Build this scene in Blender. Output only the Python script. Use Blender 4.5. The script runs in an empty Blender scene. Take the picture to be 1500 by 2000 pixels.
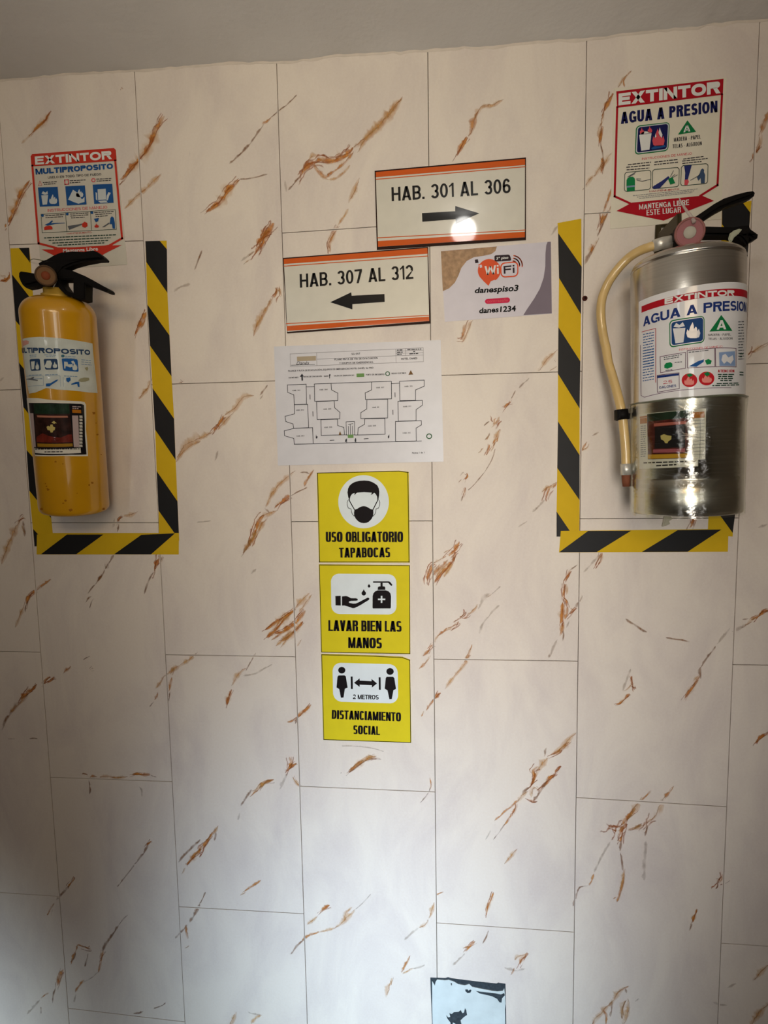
import bpy, bmesh, math, random
import numpy as np
from mathutils import Vector, Matrix, noise
from mathutils.geometry import tessellate_polygon

# ------------------------------------------------------------------ camera, light, exposure
sc = bpy.context.scene
COL = sc.collection
FPX = 1100.0
CR = np.array([[0.9943928581391837, 0.10430891358250671, -0.01739236122619205],
               [-0.0079473395495007, -0.09028944659477361, -0.9958838564951711],
               [-0.1054499097954576, 0.9904380174351379, -0.08895420250490241]])
CC = np.array([0.0201, -0.9976, 1.65])
cam = bpy.data.cameras.new('camera')
cam.sensor_fit = 'HORIZONTAL'; cam.sensor_width = 36.0; cam.lens = 36.0 * FPX / 1500.0
cam.clip_start = 0.01
camo = bpy.data.objects.new('camera', cam); COL.objects.link(camo)
camo.matrix_world = Matrix(((CR[0][0], -CR[1][0], -CR[2][0], CC[0]), (CR[0][1], -CR[1][1], -CR[2][1], CC[1]),
                            (CR[0][2], -CR[1][2], -CR[2][2], CC[2]), (0, 0, 0, 1)))
sc.camera = camo

wd = bpy.data.worlds.new('world'); sc.world = wd; wd.use_nodes = True
wd.node_tree.nodes['Background'].inputs[0].default_value = (0.55, 0.62, 0.72, 1)
wd.node_tree.nodes['Background'].inputs[1].default_value = 0.3

def area(name, loc, target, sx, sy, power, color, shape='RECTANGLE', spread=180):
    l = bpy.data.lights.new(name, 'AREA'); l.shape = shape; l.size = sx; l.size_y = sy
    l.energy = power; l.color = color; l.spread = math.radians(spread)
    o = bpy.data.objects.new(name, l); COL.objects.link(o); o.location = loc
    d = Vector(target) - Vector(loc); o.rotation_euler = d.to_track_quat('-Z', 'Y').to_euler()
    return o


area('ceiling_lamp_light', (0.083, -0.69, 2.30), (0.06, 0.0, 2.05), 0.07, 0.07, 0.340, (1.000, 0.971, 0.912), shape='DISK')
area('stair_window_light', (-0.95, -2.15, 1.75), (0, 0, 1.6), 0.028, 1.2, 2.100, (1.000, 0.952, 0.914))
area('hall_window_light', (0.75, -2.1, 1.75), (0.2, 0, 1.6), 0.07, 0.9, 1.000, (1.000, 0.940, 0.880))
area('transom_light', (-0.75, -1.6, 2.19), (-0.4, 0, 1.9), 0.16, 0.10, 0.360, (0.806, 0.889, 1.000))
area('upper_wall_fill', (0.0, -1.6, 2.1), (-0.18, 0, 2.12), 0.6, 0.2, 1.620, (1.000, 0.691, 0.407), spread=120)  # unseen fill added to brighten the upper wall; no ceiling panel known
area('upper_wall_fill', (-0.1, -1.5, 2.15), (-0.25, 0, 2.2), 0.6, 0.2, 0.360, (1.000, 0.944, 0.722), spread=75)  # added narrower fill for the upper wall, like the one above
area('ceiling_fill', (-0.2, -1.0, 1.3), (-0.2, -0.35, 2.33), 0.3, 0.3, 0.460, (1.000, 0.913, 0.783), spread=90)  # added upward fill standing in for light bounced onto the ceiling
area('mid_wall_fill', (0.12, -1.5, 1.5), (0.07, 0, 1.4), 0.25, 0.4, 0.750, (1.000, 0.893, 0.773), spread=55)  # invented fill added to brighten the middle of the wall; no corridor lamp known
area('mid_wall_fill', (0.05, -1.6, 1.75), (0.0, 0, 1.75), 0.25, 0.4, 0.510, (0.961, 1.000, 0.941), spread=65)  # added fill for the wall above the middle
area('mid_wall_fill', (0.1, -1.5, 1.1), (0.08, 0, 1.05), 0.25, 0.4, 0.520, (0.865, 0.923, 1.000), spread=50)  # added fill for the wall below the middle
area('low_daylight', (-0.1, -1.6, 0.3), (-0.12, 0, 0.3), 0.25, 0.4, 1.360, (0.662, 0.860, 1.000), spread=45)
area('low_wall_fill', (-0.1, -1.5, 0.8), (-0.12, 0, 0.75), 0.25, 0.5, 1.020, (0.608, 0.784, 1.000), spread=40)  # added fill that strengthens the low daylight; no doorway known
area('low_wall_fill', (0.10, -1.5, 0.7), (0.12, 0, 0.65), 0.3, 0.5, 0.220, (1.000, 1.000, 1.000), spread=45)  # added neutral fill for the low wall
area('low_left_fill', (-1.1, -1.5, 0.35), (-1.12, 0, 0.35), 0.15, 0.4, 0.900, (0.689, 0.867, 1.000), spread=35)  # made-up source added for the cool glow at lower left
vs = sc.view_settings
sc.display_settings.display_device = 'sRGB'
vs.view_transform = 'Standard'; vs.look = 'None'; vs.gamma = 1.0; vs.use_curve_mapping = False
vs.exposure = 0.0

# ------------------------------------------------------------------ projection helpers
def dirv(px, py):
    return CR.T @ np.array([(px - 750.0) / FPX, (py - 1000.0) / FPX, 1.0])
def at(px, py, y=0.0):
    v = dirv(px, py)
    return CC + v * ((y - CC[1]) / v[1])
def K(x0, y0, s):
    return lambda X, Y: (x0 + X / s, y0 + Y / s)

class WallSurf:
    """prints that lie flat on a plane y = -depth"""
    def __init__(self, depth=0.0): self.depth = depth
    def to2(self, px, py):
        p = at(px, py, -self.depth); return (p[0], p[2])
    def to3(self, s, z, off): return Vector((s, -self.depth - off, z))
    seg = None
class CylSurf:
    """prints wrapped on a cylinder (s = angle * R, z) in the extinguisher's own frame"""
    seg = 0.005
    def __init__(self, mat, R): self.m = mat; self.inv = mat.inverted(); self.R = R
    def to2(self, px, py):
        o = self.inv @ Vector(CC); d = (self.inv.to_3x3() @ Vector(dirv(px, py))).normalized()
        a = d.x * d.x + d.y * d.y; b = 2 * (o.x * d.x + o.y * d.y); c = o.x * o.x + o.y * o.y - self.R ** 2
        disc = b * b - 4 * a * c
        t = (-b - math.sqrt(disc)) / (2 * a) if disc > 0 else -b / (2 * a)
        p = o + d * t
        return (math.atan2(p.x, -p.y) * self.R, p.z)
    def to3(self, s, z, off):
        th = s / self.R; r = self.R + off
        return self.m @ Vector((math.sin(th) * r, -math.cos(th) * r, z))

# ------------------------------------------------------------------ materials
def lin(c):
    return tuple(((x / 255.0) / 12.92 if x / 255.0 <= 0.04045 else ((x / 255.0 + 0.055) / 1.055) ** 2.4) for x in c) + (1.0,)
def mat(name, rgb, rough=0.5, metal=0.0, noise_amt=0.06, scale=40.0, coat=0.0, coat_rough=0.05, bump=0.0, bscale=200.0, spec=0.5, alpha=1.0, stretch=None):
    m = bpy.data.materials.new(name); m.use_nodes = True
    nt = m.node_tree; b = nt.nodes['Principled BSDF']
    b.inputs['Roughness'].default_value = rough; b.inputs['Metallic'].default_value = metal
    b.inputs['Coat Weight'].default_value = coat; b.inputs['Coat Roughness'].default_value = coat_rough
    b.inputs['Specular IOR Level'].default_value = spec
    b.inputs['Alpha'].default_value = alpha
    tc = nt.nodes.new('ShaderNodeTexCoord')
    src = tc.outputs['Object']
    if stretch:
        mp = nt.nodes.new('ShaderNodeMapping'); mp.inputs['Scale'].default_value = stretch
        nt.links.new(src, mp.inputs[0]); src = mp.outputs[0]
    n = nt.nodes.new('ShaderNodeTexNoise'); n.inputs['Scale'].default_value = scale; n.inputs['Detail'].default_value = 4
    nt.links.new(src, n.inputs['Vector'])
    r = nt.nodes.new('ShaderNodeMapRange'); r.inputs[1].default_value = 0.3; r.inputs[2].default_value = 0.7
    r.inputs[3].default_value = 1 - noise_amt; r.inputs[4].default_value = 1 + noise_amt
    nt.links.new(n.outputs[0], r.inputs[0])
    mx = nt.nodes.new('ShaderNodeMix'); mx.data_type = 'RGBA'; mx.blend_type = 'MULTIPLY'; mx.inputs[0].default_value = 1.0
    mx.inputs[6].default_value = lin(rgb); nt.links.new(r.outputs[0], mx.inputs[7])
    nt.links.new(mx.outputs[2], b.inputs['Base Color'])
    if bump:
        n2 = nt.nodes.new('ShaderNodeTexNoise'); n2.inputs['Scale'].default_value = bscale; n2.inputs['Detail'].default_value = 3
        nt.links.new(src, n2.inputs['Vector'])
        bp = nt.nodes.new('ShaderNodeBump'); bp.inputs['Strength'].default_value = bump; bp.inputs['Distance'].default_value = 0.002
        nt.links.new(n2.outputs[0], bp.inputs['Height']); nt.links.new(bp.outputs[0], b.inputs['Normal'])
    return m
M = {}
def ink(name, rgb, rough=0.4, **k):
    if name not in M: k.setdefault('spec', 0.1); M[name] = mat(name, rgb, max(rough, .55) if not k.get('coat') and not k.get('metal') else rough, noise_amt=k.pop('noise_amt', 0.03), **k)
    return M[name]

def tile_material():
    m = mat('marble_tile_glaze', (226, 213, 198), 0.5, noise_amt=0.02, scale=3.0, bump=0.012, bscale=30, spec=0.25)
    nt = m.node_tree; b = nt.nodes['Principled BSDF']
    tc = nt.nodes.new('ShaderNodeTexCoord')
    mp = nt.nodes.new('ShaderNodeMapping'); mp.inputs['Rotation'].default_value = (0, math.radians(-35), 0); mp.inputs['Scale'].default_value = (1, 1, 0.45)
    nt.links.new(tc.outputs['Object'], mp.inputs[0])
    n = nt.nodes.new('ShaderNodeTexNoise'); n.inputs['Scale'].default_value = 9; n.inputs['Detail'].default_value = 7; n.inputs['Roughness'].default_value = 0.62; n.inputs['Distortion'].default_value = 0.6
    nt.links.new(mp.outputs[0], n.inputs['Vector'])
    cr = nt.nodes.new('ShaderNodeValToRGB'); cr.color_ramp.elements[0].position = 0.33; cr.color_ramp.elements[0].color = lin((217, 207, 200))
    cr.color_ramp.elements[1].position = 0.58; cr.color_ramp.elements[1].color = lin((231, 222, 211))
    nt.links.new(n.outputs[0], cr.inputs[0])
    n3 = nt.nodes.new('ShaderNodeTexNoise'); n3.inputs['Scale'].default_value = 260; n3.inputs['Detail'].default_value = 2
    nt.links.new(tc.outputs['Object'], n3.inputs['Vector'])
    mx = nt.nodes.new('ShaderNodeMix'); mx.data_type = 'RGBA'; mx.blend_type = 'OVERLAY'; mx.inputs[0].default_value = 0.12
    nt.links.new(cr.outputs[0], mx.inputs[6]); nt.links.new(n3.outputs[0], mx.inputs[7])
    nt.links.new(mx.outputs[2], b.inputs['Base Color'])
    return m
def vein_material():
    m = bpy.data.materials.new('printed_vein'); m.use_nodes = True
    nt = m.node_tree; b = nt.nodes['Principled BSDF']; b.inputs['Roughness'].default_value = 0.5
    b.inputs['Specular IOR Level'].default_value = 0.25
    at_ = nt.nodes.new('ShaderNodeVertexColor'); at_.layer_name = 'Col'
    tc = nt.nodes.new('ShaderNodeTexCoord')
    mp = nt.nodes.new('ShaderNodeMapping'); mp.inputs['Rotation'].default_value = (0, math.radians(-30), 0); mp.inputs['Scale'].default_value = (1, 1, 0.22)
    nt.links.new(tc.outputs['Object'], mp.inputs[0])
    n = nt.nodes.new('ShaderNodeTexNoise'); n.inputs['Scale'].default_value = 330; n.inputs['Detail'].default_value = 3
    nt.links.new(mp.outputs[0], n.inputs['Vector'])
    mr = nt.nodes.new('ShaderNodeMapRange'); mr.inputs[1].default_value = 0.35; mr.inputs[2].default_value = 0.6; mr.inputs[3].default_value = 0.72; mr.inputs[4].default_value = 1.0
    nt.links.new(n.outputs[0], mr.inputs[0])
    mu = nt.nodes.new('ShaderNodeMath'); mu.operation = 'MULTIPLY'
    nt.links.new(at_.outputs['Alpha'], mu.inputs[0]); nt.links.new(mr.outputs[0], mu.inputs[1])
    nt.links.new(mu.outputs[0], b.inputs['Alpha'])
    nt.links.new(at_.outputs['Color'], b.inputs['Base Color'])
    return m
M['tile'] = tile_material(); M['vein'] = vein_material()
M['grout'] = mat('dark_grout', (104, 92, 78), 0.9)
M['ceiling'] = mat('painted_ceiling', (226, 225, 224), 0.85, noise_amt=0.05, scale=6, bump=0.35, bscale=90)
M['plaster'] = mat('room_plaster', (138, 126, 112), 0.9, noise_amt=0.05, scale=5, bump=0.2, bscale=60)
M['floor'] = mat('floor_tile', (112, 100, 88), 0.5, noise_amt=0.08, scale=9)
BLACK = ink('black_ink', (14, 13, 15), 0.35); WHITE = ink('white_print', (226, 228, 226), 0.4)
PAPER = ink('white_card', (216, 214, 205), 0.45)
RED = ink('red_ink', (196, 58, 44), 0.4); CRIM = ink('crimson_ink', (172, 24, 38), 0.4)
BLUE = ink('blue_ink', (36, 84, 146), 0.4); NAVY = ink('navy_ink', (26, 30, 84), 0.4)
GREEN = ink('green_ink', (22, 118, 66), 0.4); GREY = ink('grey_ink', (96, 100, 106), 0.45)
PINK = ink('pink_ink', (214, 84, 96), 0.4); DKG = ink('dark_green_ink', (44, 72, 62), 0.45)

# ------------------------------------------------------------------ object helpers
def prop(o, label=None, cat=None, group=None, kind=None):
    if label: o['label'] = label
    if cat: o['category'] = cat
    if group: o['group'] = group
    if kind: o['kind'] = kind
    return o
def empty(name, loc, label, cat, group=None, matrix=None):
    o = bpy.data.objects.new(name, None); COL.objects.link(o); o.empty_display_size = 0.02
    if matrix is not None: o.matrix_world = matrix
    else: o.location = loc
    MW[o] = matrix.copy() if matrix is not None else Matrix.Translation(Vector(loc))
    return prop(o, label, cat, group)
MW = {}
def mesh_obj(name, verts, faces, m, parent=None, smooth=False, label=None):
    """verts in world space; stored in the parent's frame"""
    W = MW[parent] if parent is not None and parent in MW else Matrix.Identity(4)
    inv = W.inverted()
    me = bpy.data.meshes.new(name); me.from_pydata([inv @ Vector(v) for v in verts], [], faces)
    me.materials.append(m)
    if smooth: me.polygons.foreach_set('use_smooth', [True] * len(me.polygons))
    me.update()
    o = bpy.data.objects.new(name, me); COL.objects.link(o)
    if parent is not None:
        o.parent = parent
    MW[o] = W.copy()
    if label: o['label'] = label
    return o
def bm_obj(name, bm, m, parent=None, smooth=False, label=None):
    W = MW[parent] if parent is not None and parent in MW else Matrix.Identity(4)
    bm.transform(W.inverted())
    bmesh.ops.recalc_face_normals(bm, faces=bm.faces)
    me = bpy.data.meshes.new(name); bm.to_mesh(me); bm.free(); me.materials.append(m)
    if smooth: me.polygons.foreach_set('use_smooth', [True] * len(me.polygons))
    o = bpy.data.objects.new(name, me); COL.objects.link(o)
    if parent is not None: o.parent = parent
    MW[o] = W.copy()
    if label: o['label'] = label
    return o

def subdivide2d(v2, faces, seg):
    if not seg: return v2, faces
    bm = bmesh.new(); vv = [bm.verts.new((a, 0, b)) for a, b in v2]
    for f in faces:
        try: bm.faces.new([vv[i] for i in f])
        except ValueError: pass
    for _ in range(8):
        es = [e for e in bm.edges if abs(e.verts[0].co.x - e.verts[1].co.x) > seg]
        if not es: break
        bmesh.ops.subdivide_edges(bm, edges=es, cuts=1)
        bmesh.ops.triangulate(bm, faces=[f for f in bm.faces if len(f.verts) > 3])
    bm.verts.index_update()
    out = [(v.co.x, v.co.z) for v in bm.verts]; fc = [[v.index for v in f.verts] for f in bm.faces]
    bm.free(); return out, fc

OFF = {'n': 0}
class Sheet:
    """collects flat print shapes on one surface; k maps crop coordinates to photo pixels"""
    def __init__(self, surf, k, root, base=0.0003):
        self.s = surf; self.k = k; self.root = root; self.base = base; self.layer = 0
    def P(self, X, Y): return self.s.to2(*self.k(X, Y))
    def emit(self, name, polys, m, layer, label=None, parent=None):
        """polys: list of outlines in surface 2-D coordinates"""
        V, F = [], []
        for pl in polys:
            tri = tessellate_polygon([[Vector((a, b, 0)) for a, b in pl]])
            n = len(V); V += pl; F += [[n + i for i in t] for t in tri]
        return self.emit_tri(name, V, F, m, layer, label, parent)
    def emit_tri(self, name, V, F, m, layer, label=None, parent=None):
        V, F = subdivide2d(V, F, self.s.seg)
        off = self.base + 0.00018 * layer
        W3 = [self.s.to3(a, b, off) for a, b in V]
        # face the prints outward
        G = []
        for f in F:
            a, b, c = (V[f[0]], V[f[1]], V[f[2]])
            cr = (b[0] - a[0]) * (c[1] - a[1]) - (b[1] - a[1]) * (c[0] - a[0])
            G.append(list(f) if cr > 0 else list(f)[::-1])
        return mesh_obj(name, W3, G, m, parent or self.root, label=label)
    def poly(self, name, pts, m, layer=1, label=None, parent=None):
        return self.emit(name, [[self.P(*p) for p in pts]], m, layer, label, parent)
    def polys(self, name, lst, m, layer=1, label=None, parent=None):
        for pts in lst: o = self.poly(name, pts, m, layer, label, parent)
        return o
    def lines(self, name, lst, w, m, layer=1, label=None, closed=False, parent=None):
        if len(lst) > 1:
            for l_ in lst: o = self.lines(name, [l_], w, m, layer, label, closed, parent)
            return o
        qs = []
        for pts in lst:
            pp = list(pts) + ([pts[0]] if closed else [])
            for (x0, y0), (x1, y1) in zip(pp[:-1], pp[1:]):
                L = math.hypot(x1 - x0, y1 - y0) or 1; ux, uy = (x1 - x0) / L * w / 2, (y1 - y0) / L * w / 2
                qs.append([(x0 - ux - uy, y0 - uy + ux), (x1 + ux - uy, y1 + uy + ux), (x1 + ux + uy, y1 + uy - ux), (x0 - ux + uy, y0 - uy - ux)])
        V, F = [], []
        for q in qs:
            n = len(V); V += [self.P(*p) for p in q]; F += [[n, n + 1, n + 2], [n, n + 2, n + 3]]
        return self.emit_tri(name, V, F, m, layer, label, parent)
    def disc(self, name, cx, cy, rx, ry, m, layer=1, n=40, ring=None, label=None, parent=None):
        o = [(cx + rx * math.cos(2 * math.pi * i / n), cy + ry * math.sin(2 * math.pi * i / n)) for i in range(n)]
        if ring is None: return self.poly(name, o, m, layer, label, parent)
        i_ = [(cx + (rx - ring) * math.cos(2 * math.pi * i / n), cy + (ry - ring) * math.sin(2 * math.pi * i / n)) for i in range(n)]
        V = [self.P(*p) for p in o + i_]; F = []
        for i in range(n):
            j = (i + 1) % n; F += [[i, j, n + j], [i, n + j, n + i]]
        return self.emit_tri(name, V, F, m, layer, label, parent)
    def rrect(self, quad, r, n=6):
        """rounded quad outline (crop coords tl,tr,br,bl)"""
        out = []
        for i in range(4):
            p = quad[i]; a = quad[(i - 1) % 4]; b = quad[(i + 1) % 4]
            la = math.hypot(a[0] - p[0], a[1] - p[1]); lb = math.hypot(b[0] - p[0], b[1] - p[1])
            pa = (p[0] + (a[0] - p[0]) * r / la, p[1] + (a[1] - p[1]) * r / la); pb = (p[0] + (b[0] - p[0]) * r / lb, p[1] + (b[1] - p[1]) * r / lb)
            for k in range(n + 1):
                t = k / n
                x = (1 - t) ** 2 * pa[0] + 2 * t * (1 - t) * (p[0] * .75 + (pa[0] + pb[0]) * .125) + t * t * pb[0]
                y = (1 - t) ** 2 * pa[1] + 2 * t * (1 - t) * (p[1] * .75 + (pa[1] + pb[1]) * .125) + t * t * pb[1]
                out.append((x, y))
        return out
    def text(self, name, s, bl, br, tr, tl, m, layer=2, bold=0.0, space=1.0, shear=0.0, bow=0.0, label=None, parent=None, weight=None, gap=.11):
        if s.upper() == s or s == 'Wi' or s == 'Fi':
            h = math.hypot(tl[0] - bl[0], tl[1] - bl[1]); w = math.hypot(br[0] - bl[0], br[1] - bl[1])
            V, F = block_glyphs(s, w / h, weight or (0.15 + bold * 1.6), gap)
        else: V, F = glyphs(s, bold, space, shear)
        V2 = []
        for u, v in V:
            x = (1 - v) * ((1 - u) * bl[0] + u * br[0]) + v * ((1 - u) * tl[0] + u * tr[0])
            y = (1 - v) * ((1 - u) * bl[1] + u * br[1]) + v * ((1 - u) * tl[1] + u * tr[1]) + bow * 4 * u * (1 - u)
            V2.append(self.P(x, y))
        return self.emit_tri(name, V2, F, m, layer, label, parent)
    def wraptext(self, name, s, bl, br, tl, m, layer=2, bold=0.0, space=1.0, u0=0.0, u1=1.0, label=None, weight=None, gap=.11):
        """text laid in the surface's own flat coordinates: bl/br are the baseline points of fractions u0..u1 of the string"""
        A = self.P(*bl); B = self.P(*br); T = self.P(*tl)
        h = T[1] - A[1]; V, F = block_glyphs(s, math.hypot(B[0] - A[0], B[1] - A[1]) / (u1 - u0) / h, weight or (0.15 + bold * 1.6), gap)
        V2 = []
        for u, v in V:
            t = (u - u0) / (u1 - u0)
            V2.append((A[0] + (B[0] - A[0]) * t, A[1] + (B[1] - A[1]) * t + v * h))
        return self.emit_tri(name, V2, F, m, layer, label)
    def dashes(self, name, rows, h, m, layer=2, seed=1, label=None, parent=None):
        """rows of print too fine to read: runs of short word-length strokes"""
        rnd = random.Random(seed); V, F = [], []
        for (x0, y0, x1, y1) in rows:
            L = math.hypot(x1 - x0, y1 - y0); t = 0
            while t < L:
                w = min(rnd.uniform(1.6, 5.0) * h, L - t)
                if w > h * .5:
                    a, b = t / L, (t + w) / L
                    q = [(x0 + (x1 - x0) * a, y0 + (y1 - y0) * a + h / 2), (x0 + (x1 - x0) * b, y0 + (y1 - y0) * b + h / 2),
                         (x0 + (x1 - x0) * b, y0 + (y1 - y0) * b - h / 2), (x0 + (x1 - x0) * a, y0 + (y1 - y0) * a - h / 2)]
                    n = len(V); V += [self.P(*p) for p in q]; F += [[n, n + 1, n + 2], [n, n + 2, n + 3]]
                t += w + h * 0.7
        o = self.emit_tri(name, V, F, m, layer, label, parent); o['kind'] = 'stuff'
        return o

# ---- block lettering drawn from strokes (grotesque capitals and digits of any width and weight)
def _rect(x0, y0, x1, y1): return [(x0, y0), (x1, y0), (x1, y1), (x0, y1)]
def _ring(cx, cy, rx, ry, a0, a1, t, ty, e=2.3, n=16):
    """part of a super-elliptic ring as quads"""
    def pt(a, rx_, ry_):
        c, s = math.cos(a), math.sin(a)
        return (cx + rx_ * math.copysign(abs(c) ** (2 / e), c), cy + ry_ * math.copysign(abs(s) ** (2 / e), s))
    out = []; m = max(4, int(n * abs(a1 - a0) / 180))
    for i in range(m):
        a = math.radians(a0 + (a1 - a0) * i / m); b = math.radians(a0 + (a1 - a0) * (i + 1) / m)
        out.append([pt(a, rx, ry), pt(b, rx, ry), pt(b, max(rx - t, .001), max(ry - ty, .001)), pt(a, max(rx - t, .001), max(ry - ty, .001))])
    return out
def _block(ch, W, t, k_=.86):
    if ch == 'M': t *= .80 if W < .8 else .95
    if ch == 'N' and W < .6: t *= .88
    ty = t * k_; d = min(t * 1.12, W * .42); P = []; R = _rect; e = (2.08 if t < .17 else 2.2) if k_ > .8 else 3.2
    mid = .5
    if ch in 'EFL' or ch == 'É':
        P.append(R(0, 0, t, 1))
        if ch != 'F': P.append(R(t, 0, W, ty))
        if ch in 'EFÉ': P += [R(t, 1 - ty, W, 1), R(t, mid - ty / 2 + .02, W * .93, mid + ty / 2 + .02)]
    elif ch in 'IÍ': P.append(R(0, 0, t, 1))
    elif ch == 'T': P += [R(0, 1 - ty, W, 1), R(W / 2 - t / 2, 0, W / 2 + t / 2, 1 - ty)]
    elif ch == 'H': P += [R(0, 0, t, 1), R(W - t, 0, W, 1), R(t, mid - ty / 2, W - t, mid + ty / 2)]
    elif ch == 'A':
        k = d * .52
        P += [[(0, 0), (d, 0), (W / 2 + k, 1), (W / 2 - k, 1)], [(W - d, 0), (W, 0), (W / 2 + k, 1), (W / 2 - k, 1)]]
        y0, y1 = .2, .2 + ty * .9
        xa = lambda y: d * .6 + (W / 2 - k * .2 - d * .6) * y
        P.append([(xa(y0), y0), (W - xa(y0), y0), (W - xa(y1), y1), (xa(y1), y1)])
    elif ch == 'V': P += [[(0, 1), (W / 2 - d * .5, 0), (W / 2 + d * .5, 0), (d, 1)], [(W, 1), (W - d, 1), (W / 2 - d * .5, 0), (W / 2 + d * .5, 0)]]
    elif ch == 'M':
        P += [R(0, 0, t, 1), R(W - t, 0, W, 1), [(t * .25, 1), (W / 2 - t * .42, 0), (W / 2 + t * .42, 0), (t, 1)], [(W - t * .25, 1), (W - t, 1), (W / 2 - t * .42, 0), (W / 2 + t * .42, 0)]]
    elif ch == 'W':
        q = W / 4; k = t * .52
        P += [[(0, 1), (q - k, 0), (q + k, 0), (2 * k, 1)], [(W / 2 - k, .95), (q - k, 0), (q + k, 0), (W / 2 + k, .95)], [(W / 2 - k, .95), (3 * q - k, 0), (3 * q + k, 0), (W / 2 + k, .95)], [(W, 1), (W - 2 * k, 1), (3 * q - k, 0), (3 * q + k, 0)]]
    elif ch == 'N': P += [R(0, 0, t, 1), R(W - t, 0, W, 1), [(0, 1), (W - t * 1.15, 0), (W, 0), (t * 1.15, 1)]]
    elif ch == 'X': P += [[(0, 0), (d * 1.1, 0), (W, 1), (W - d * 1.1, 1)], [(0, 1), (d * 1.1, 1), (W, 0), (W - d * 1.1, 0)]]
    elif ch == 'Y': P += [R(W / 2 - t / 2, 0, W / 2 + t / 2, .45), [(0, 1), (d, 1), (W / 2 + t / 2, .42), (W / 2 - t / 2, .42)], [(W, 1), (W - d, 1), (W / 2 - t / 2, .42), (W / 2 + t / 2, .42)]]
    elif ch in 'O0ÓQ': P += _ring(W / 2, .5, W / 2, .5, 0, 360, t, ty, e)
    elif ch in 'CG':
        P += _ring(W / 2, .5, W / 2, .5, 32, 326 if ch == 'C' else 300, t, ty, e)
        if ch == 'G': P += [R(W * .55, .5 - ty * .9, W, .5 + ty * .05), R(W - t * .85, .06, W, .5 - ty * .5), _ring(W / 2, .5, W / 2, .5, 300, 320, t, ty, e)[0]]
    elif ch == 'D':
        rx = min(W * .62, .5); P += [R(0, 0, t, 1), R(t, 0, W - rx, ty), R(t, 1 - ty, W - rx, 1)] + _ring(W - rx, .5, rx, .5, -90, 90, t, ty, e)
    elif ch in 'PR':
        rx = min(W * .5, .29); cy = .72 if ch == 'P' else .735; ry = 1 - cy
        P += [R(0, 0, t, 1), R(t, 1 - ty, W - rx, 1), R(t, 2 * cy - 1, W - rx, 2 * cy - 1 + ty)] + _ring(W - rx, cy, rx, ry, -90, 90, t, ty, e)
        if ch == 'R':
            if k_ > .8: P.append([(W * .45, .5), (W * .45 + d, .5), (W + t * .1, 0), (W - d, 0)])
            else: P.append([(W - t, 0), (W, 0), (W, .42), (W - t, .5)])
    elif ch == 'B':
        rx = min(W * .45, .27); lo = .5 + ty / 2 - .0; up = .5 - ty / 2
        P += [R(0, 0, t, 1), R(t, 0, W - rx, ty), R(t, up, W - rx, lo), R(t, 1 - ty, W - rx, 1)]
        P += _ring(W - rx, lo / 2, rx, lo / 2, -90, 90, t, ty, e) + _ring(W - rx - .02, (1 + up) / 2, rx, (1 - up) / 2, -90, 90, t, ty, e)
    elif ch == 'S':
        lo = .5 + ty / 2; up = .5 - ty / 2
        P += _ring(W / 2, (1 + up) / 2, W / 2 * .96, (1 - up) / 2, 22, 270, t, ty, e) + _ring(W / 2, lo / 2, W / 2, lo / 2, 90, -158, t, ty, e)
    elif ch == 'U': P += [R(0, .36, t, 1), R(W - t, .36, W, 1)] + _ring(W / 2, .36, W / 2, .36, 180, 360, t, ty, e)
    elif ch == 'J': P += [R(W - t, .3, W, 1)] + _ring(W / 2, .3, W / 2, .3, 190, 360, t, ty, e)
    elif ch == 'Z': P += [R(0, 1 - ty, W, 1), R(0, 0, W, ty), [(0, ty), (d, ty), (W, 1 - ty), (W - d, 1 - ty)]]
    elif ch == '1': P += [R(W - t, 0, W, 1), [(0, .68), (0, .8), (W - t * .6, 1), (W - t * .9, .82)]]
    elif ch == '2':
        cy = .70; ry = .30; P += _ring(W / 2, cy, W / 2, ry, 165, -28, t, ty, 2.1) + [[(0, ty), (0, ty * .9), (t * 1.25, ty * .9), (W * .98, .60), (W - t * 1.0, .52)], R(0, 0, W, ty)]
    elif ch == '3':
        lo = .5 + ty / 2; up = .5 - ty / 2
        P += _ring(W / 2, (1 + up) / 2, W / 2 * .96, (1 - up) / 2, 160, -90, t, ty, 2.2) + _ring(W / 2, lo / 2, W / 2, lo / 2, 90, -160, t, ty, 2.2)
    elif ch == '4': P += [R(W * .62, 0, W * .62 + t, 1), R(0, .22, W, .22 + ty), [(0, .22 + ty * .6), (t * 1.1, .22 + ty * .8), (W * .62 + t * .4, .98), (W * .62, 1)]]
    elif ch == '5': P += [R(W * .1, 1 - ty, W * .95, 1), [(W * .02, .45), (t * .95, .45), (W * .1 + t, 1 - ty), (W * .1, 1)]] + _ring(W / 2, .32, W / 2, .32, 140, -160, t, ty, 2.2)
    elif ch == '6': P += _ring(W / 2, .31, W / 2, .31, 0, 360, t, ty, 2.2) + _ring(W / 2, .5, W / 2, .5, 35, 190, t, ty, 2.2)
    elif ch == '9': P += _ring(W / 2, .69, W / 2, .31, 0, 360, t, ty, 2.2) + _ring(W / 2, .5, W / 2, .5, -145, 10, t, ty, 2.2)
    elif ch == '7': P += [R(0, 1 - ty, W, 1), [(W * .22, 0), (W * .22 + t, 0), (W, 1 - ty), (W - t * 1.15, 1 - ty)]]
    elif ch == '.': P.append(R(0, 0, t, t))
    elif ch == ',': P.append([(0, t), (0, 0), (t * .2, -t * .6), (t, 0), (t, t)])
    elif ch == '-': P.append(R(0, .36, W, .36 + ty))
    elif ch == 'i': P += [R(0, 0, t, .70), R(0, .82, t, .82 + t * .9)]
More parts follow.
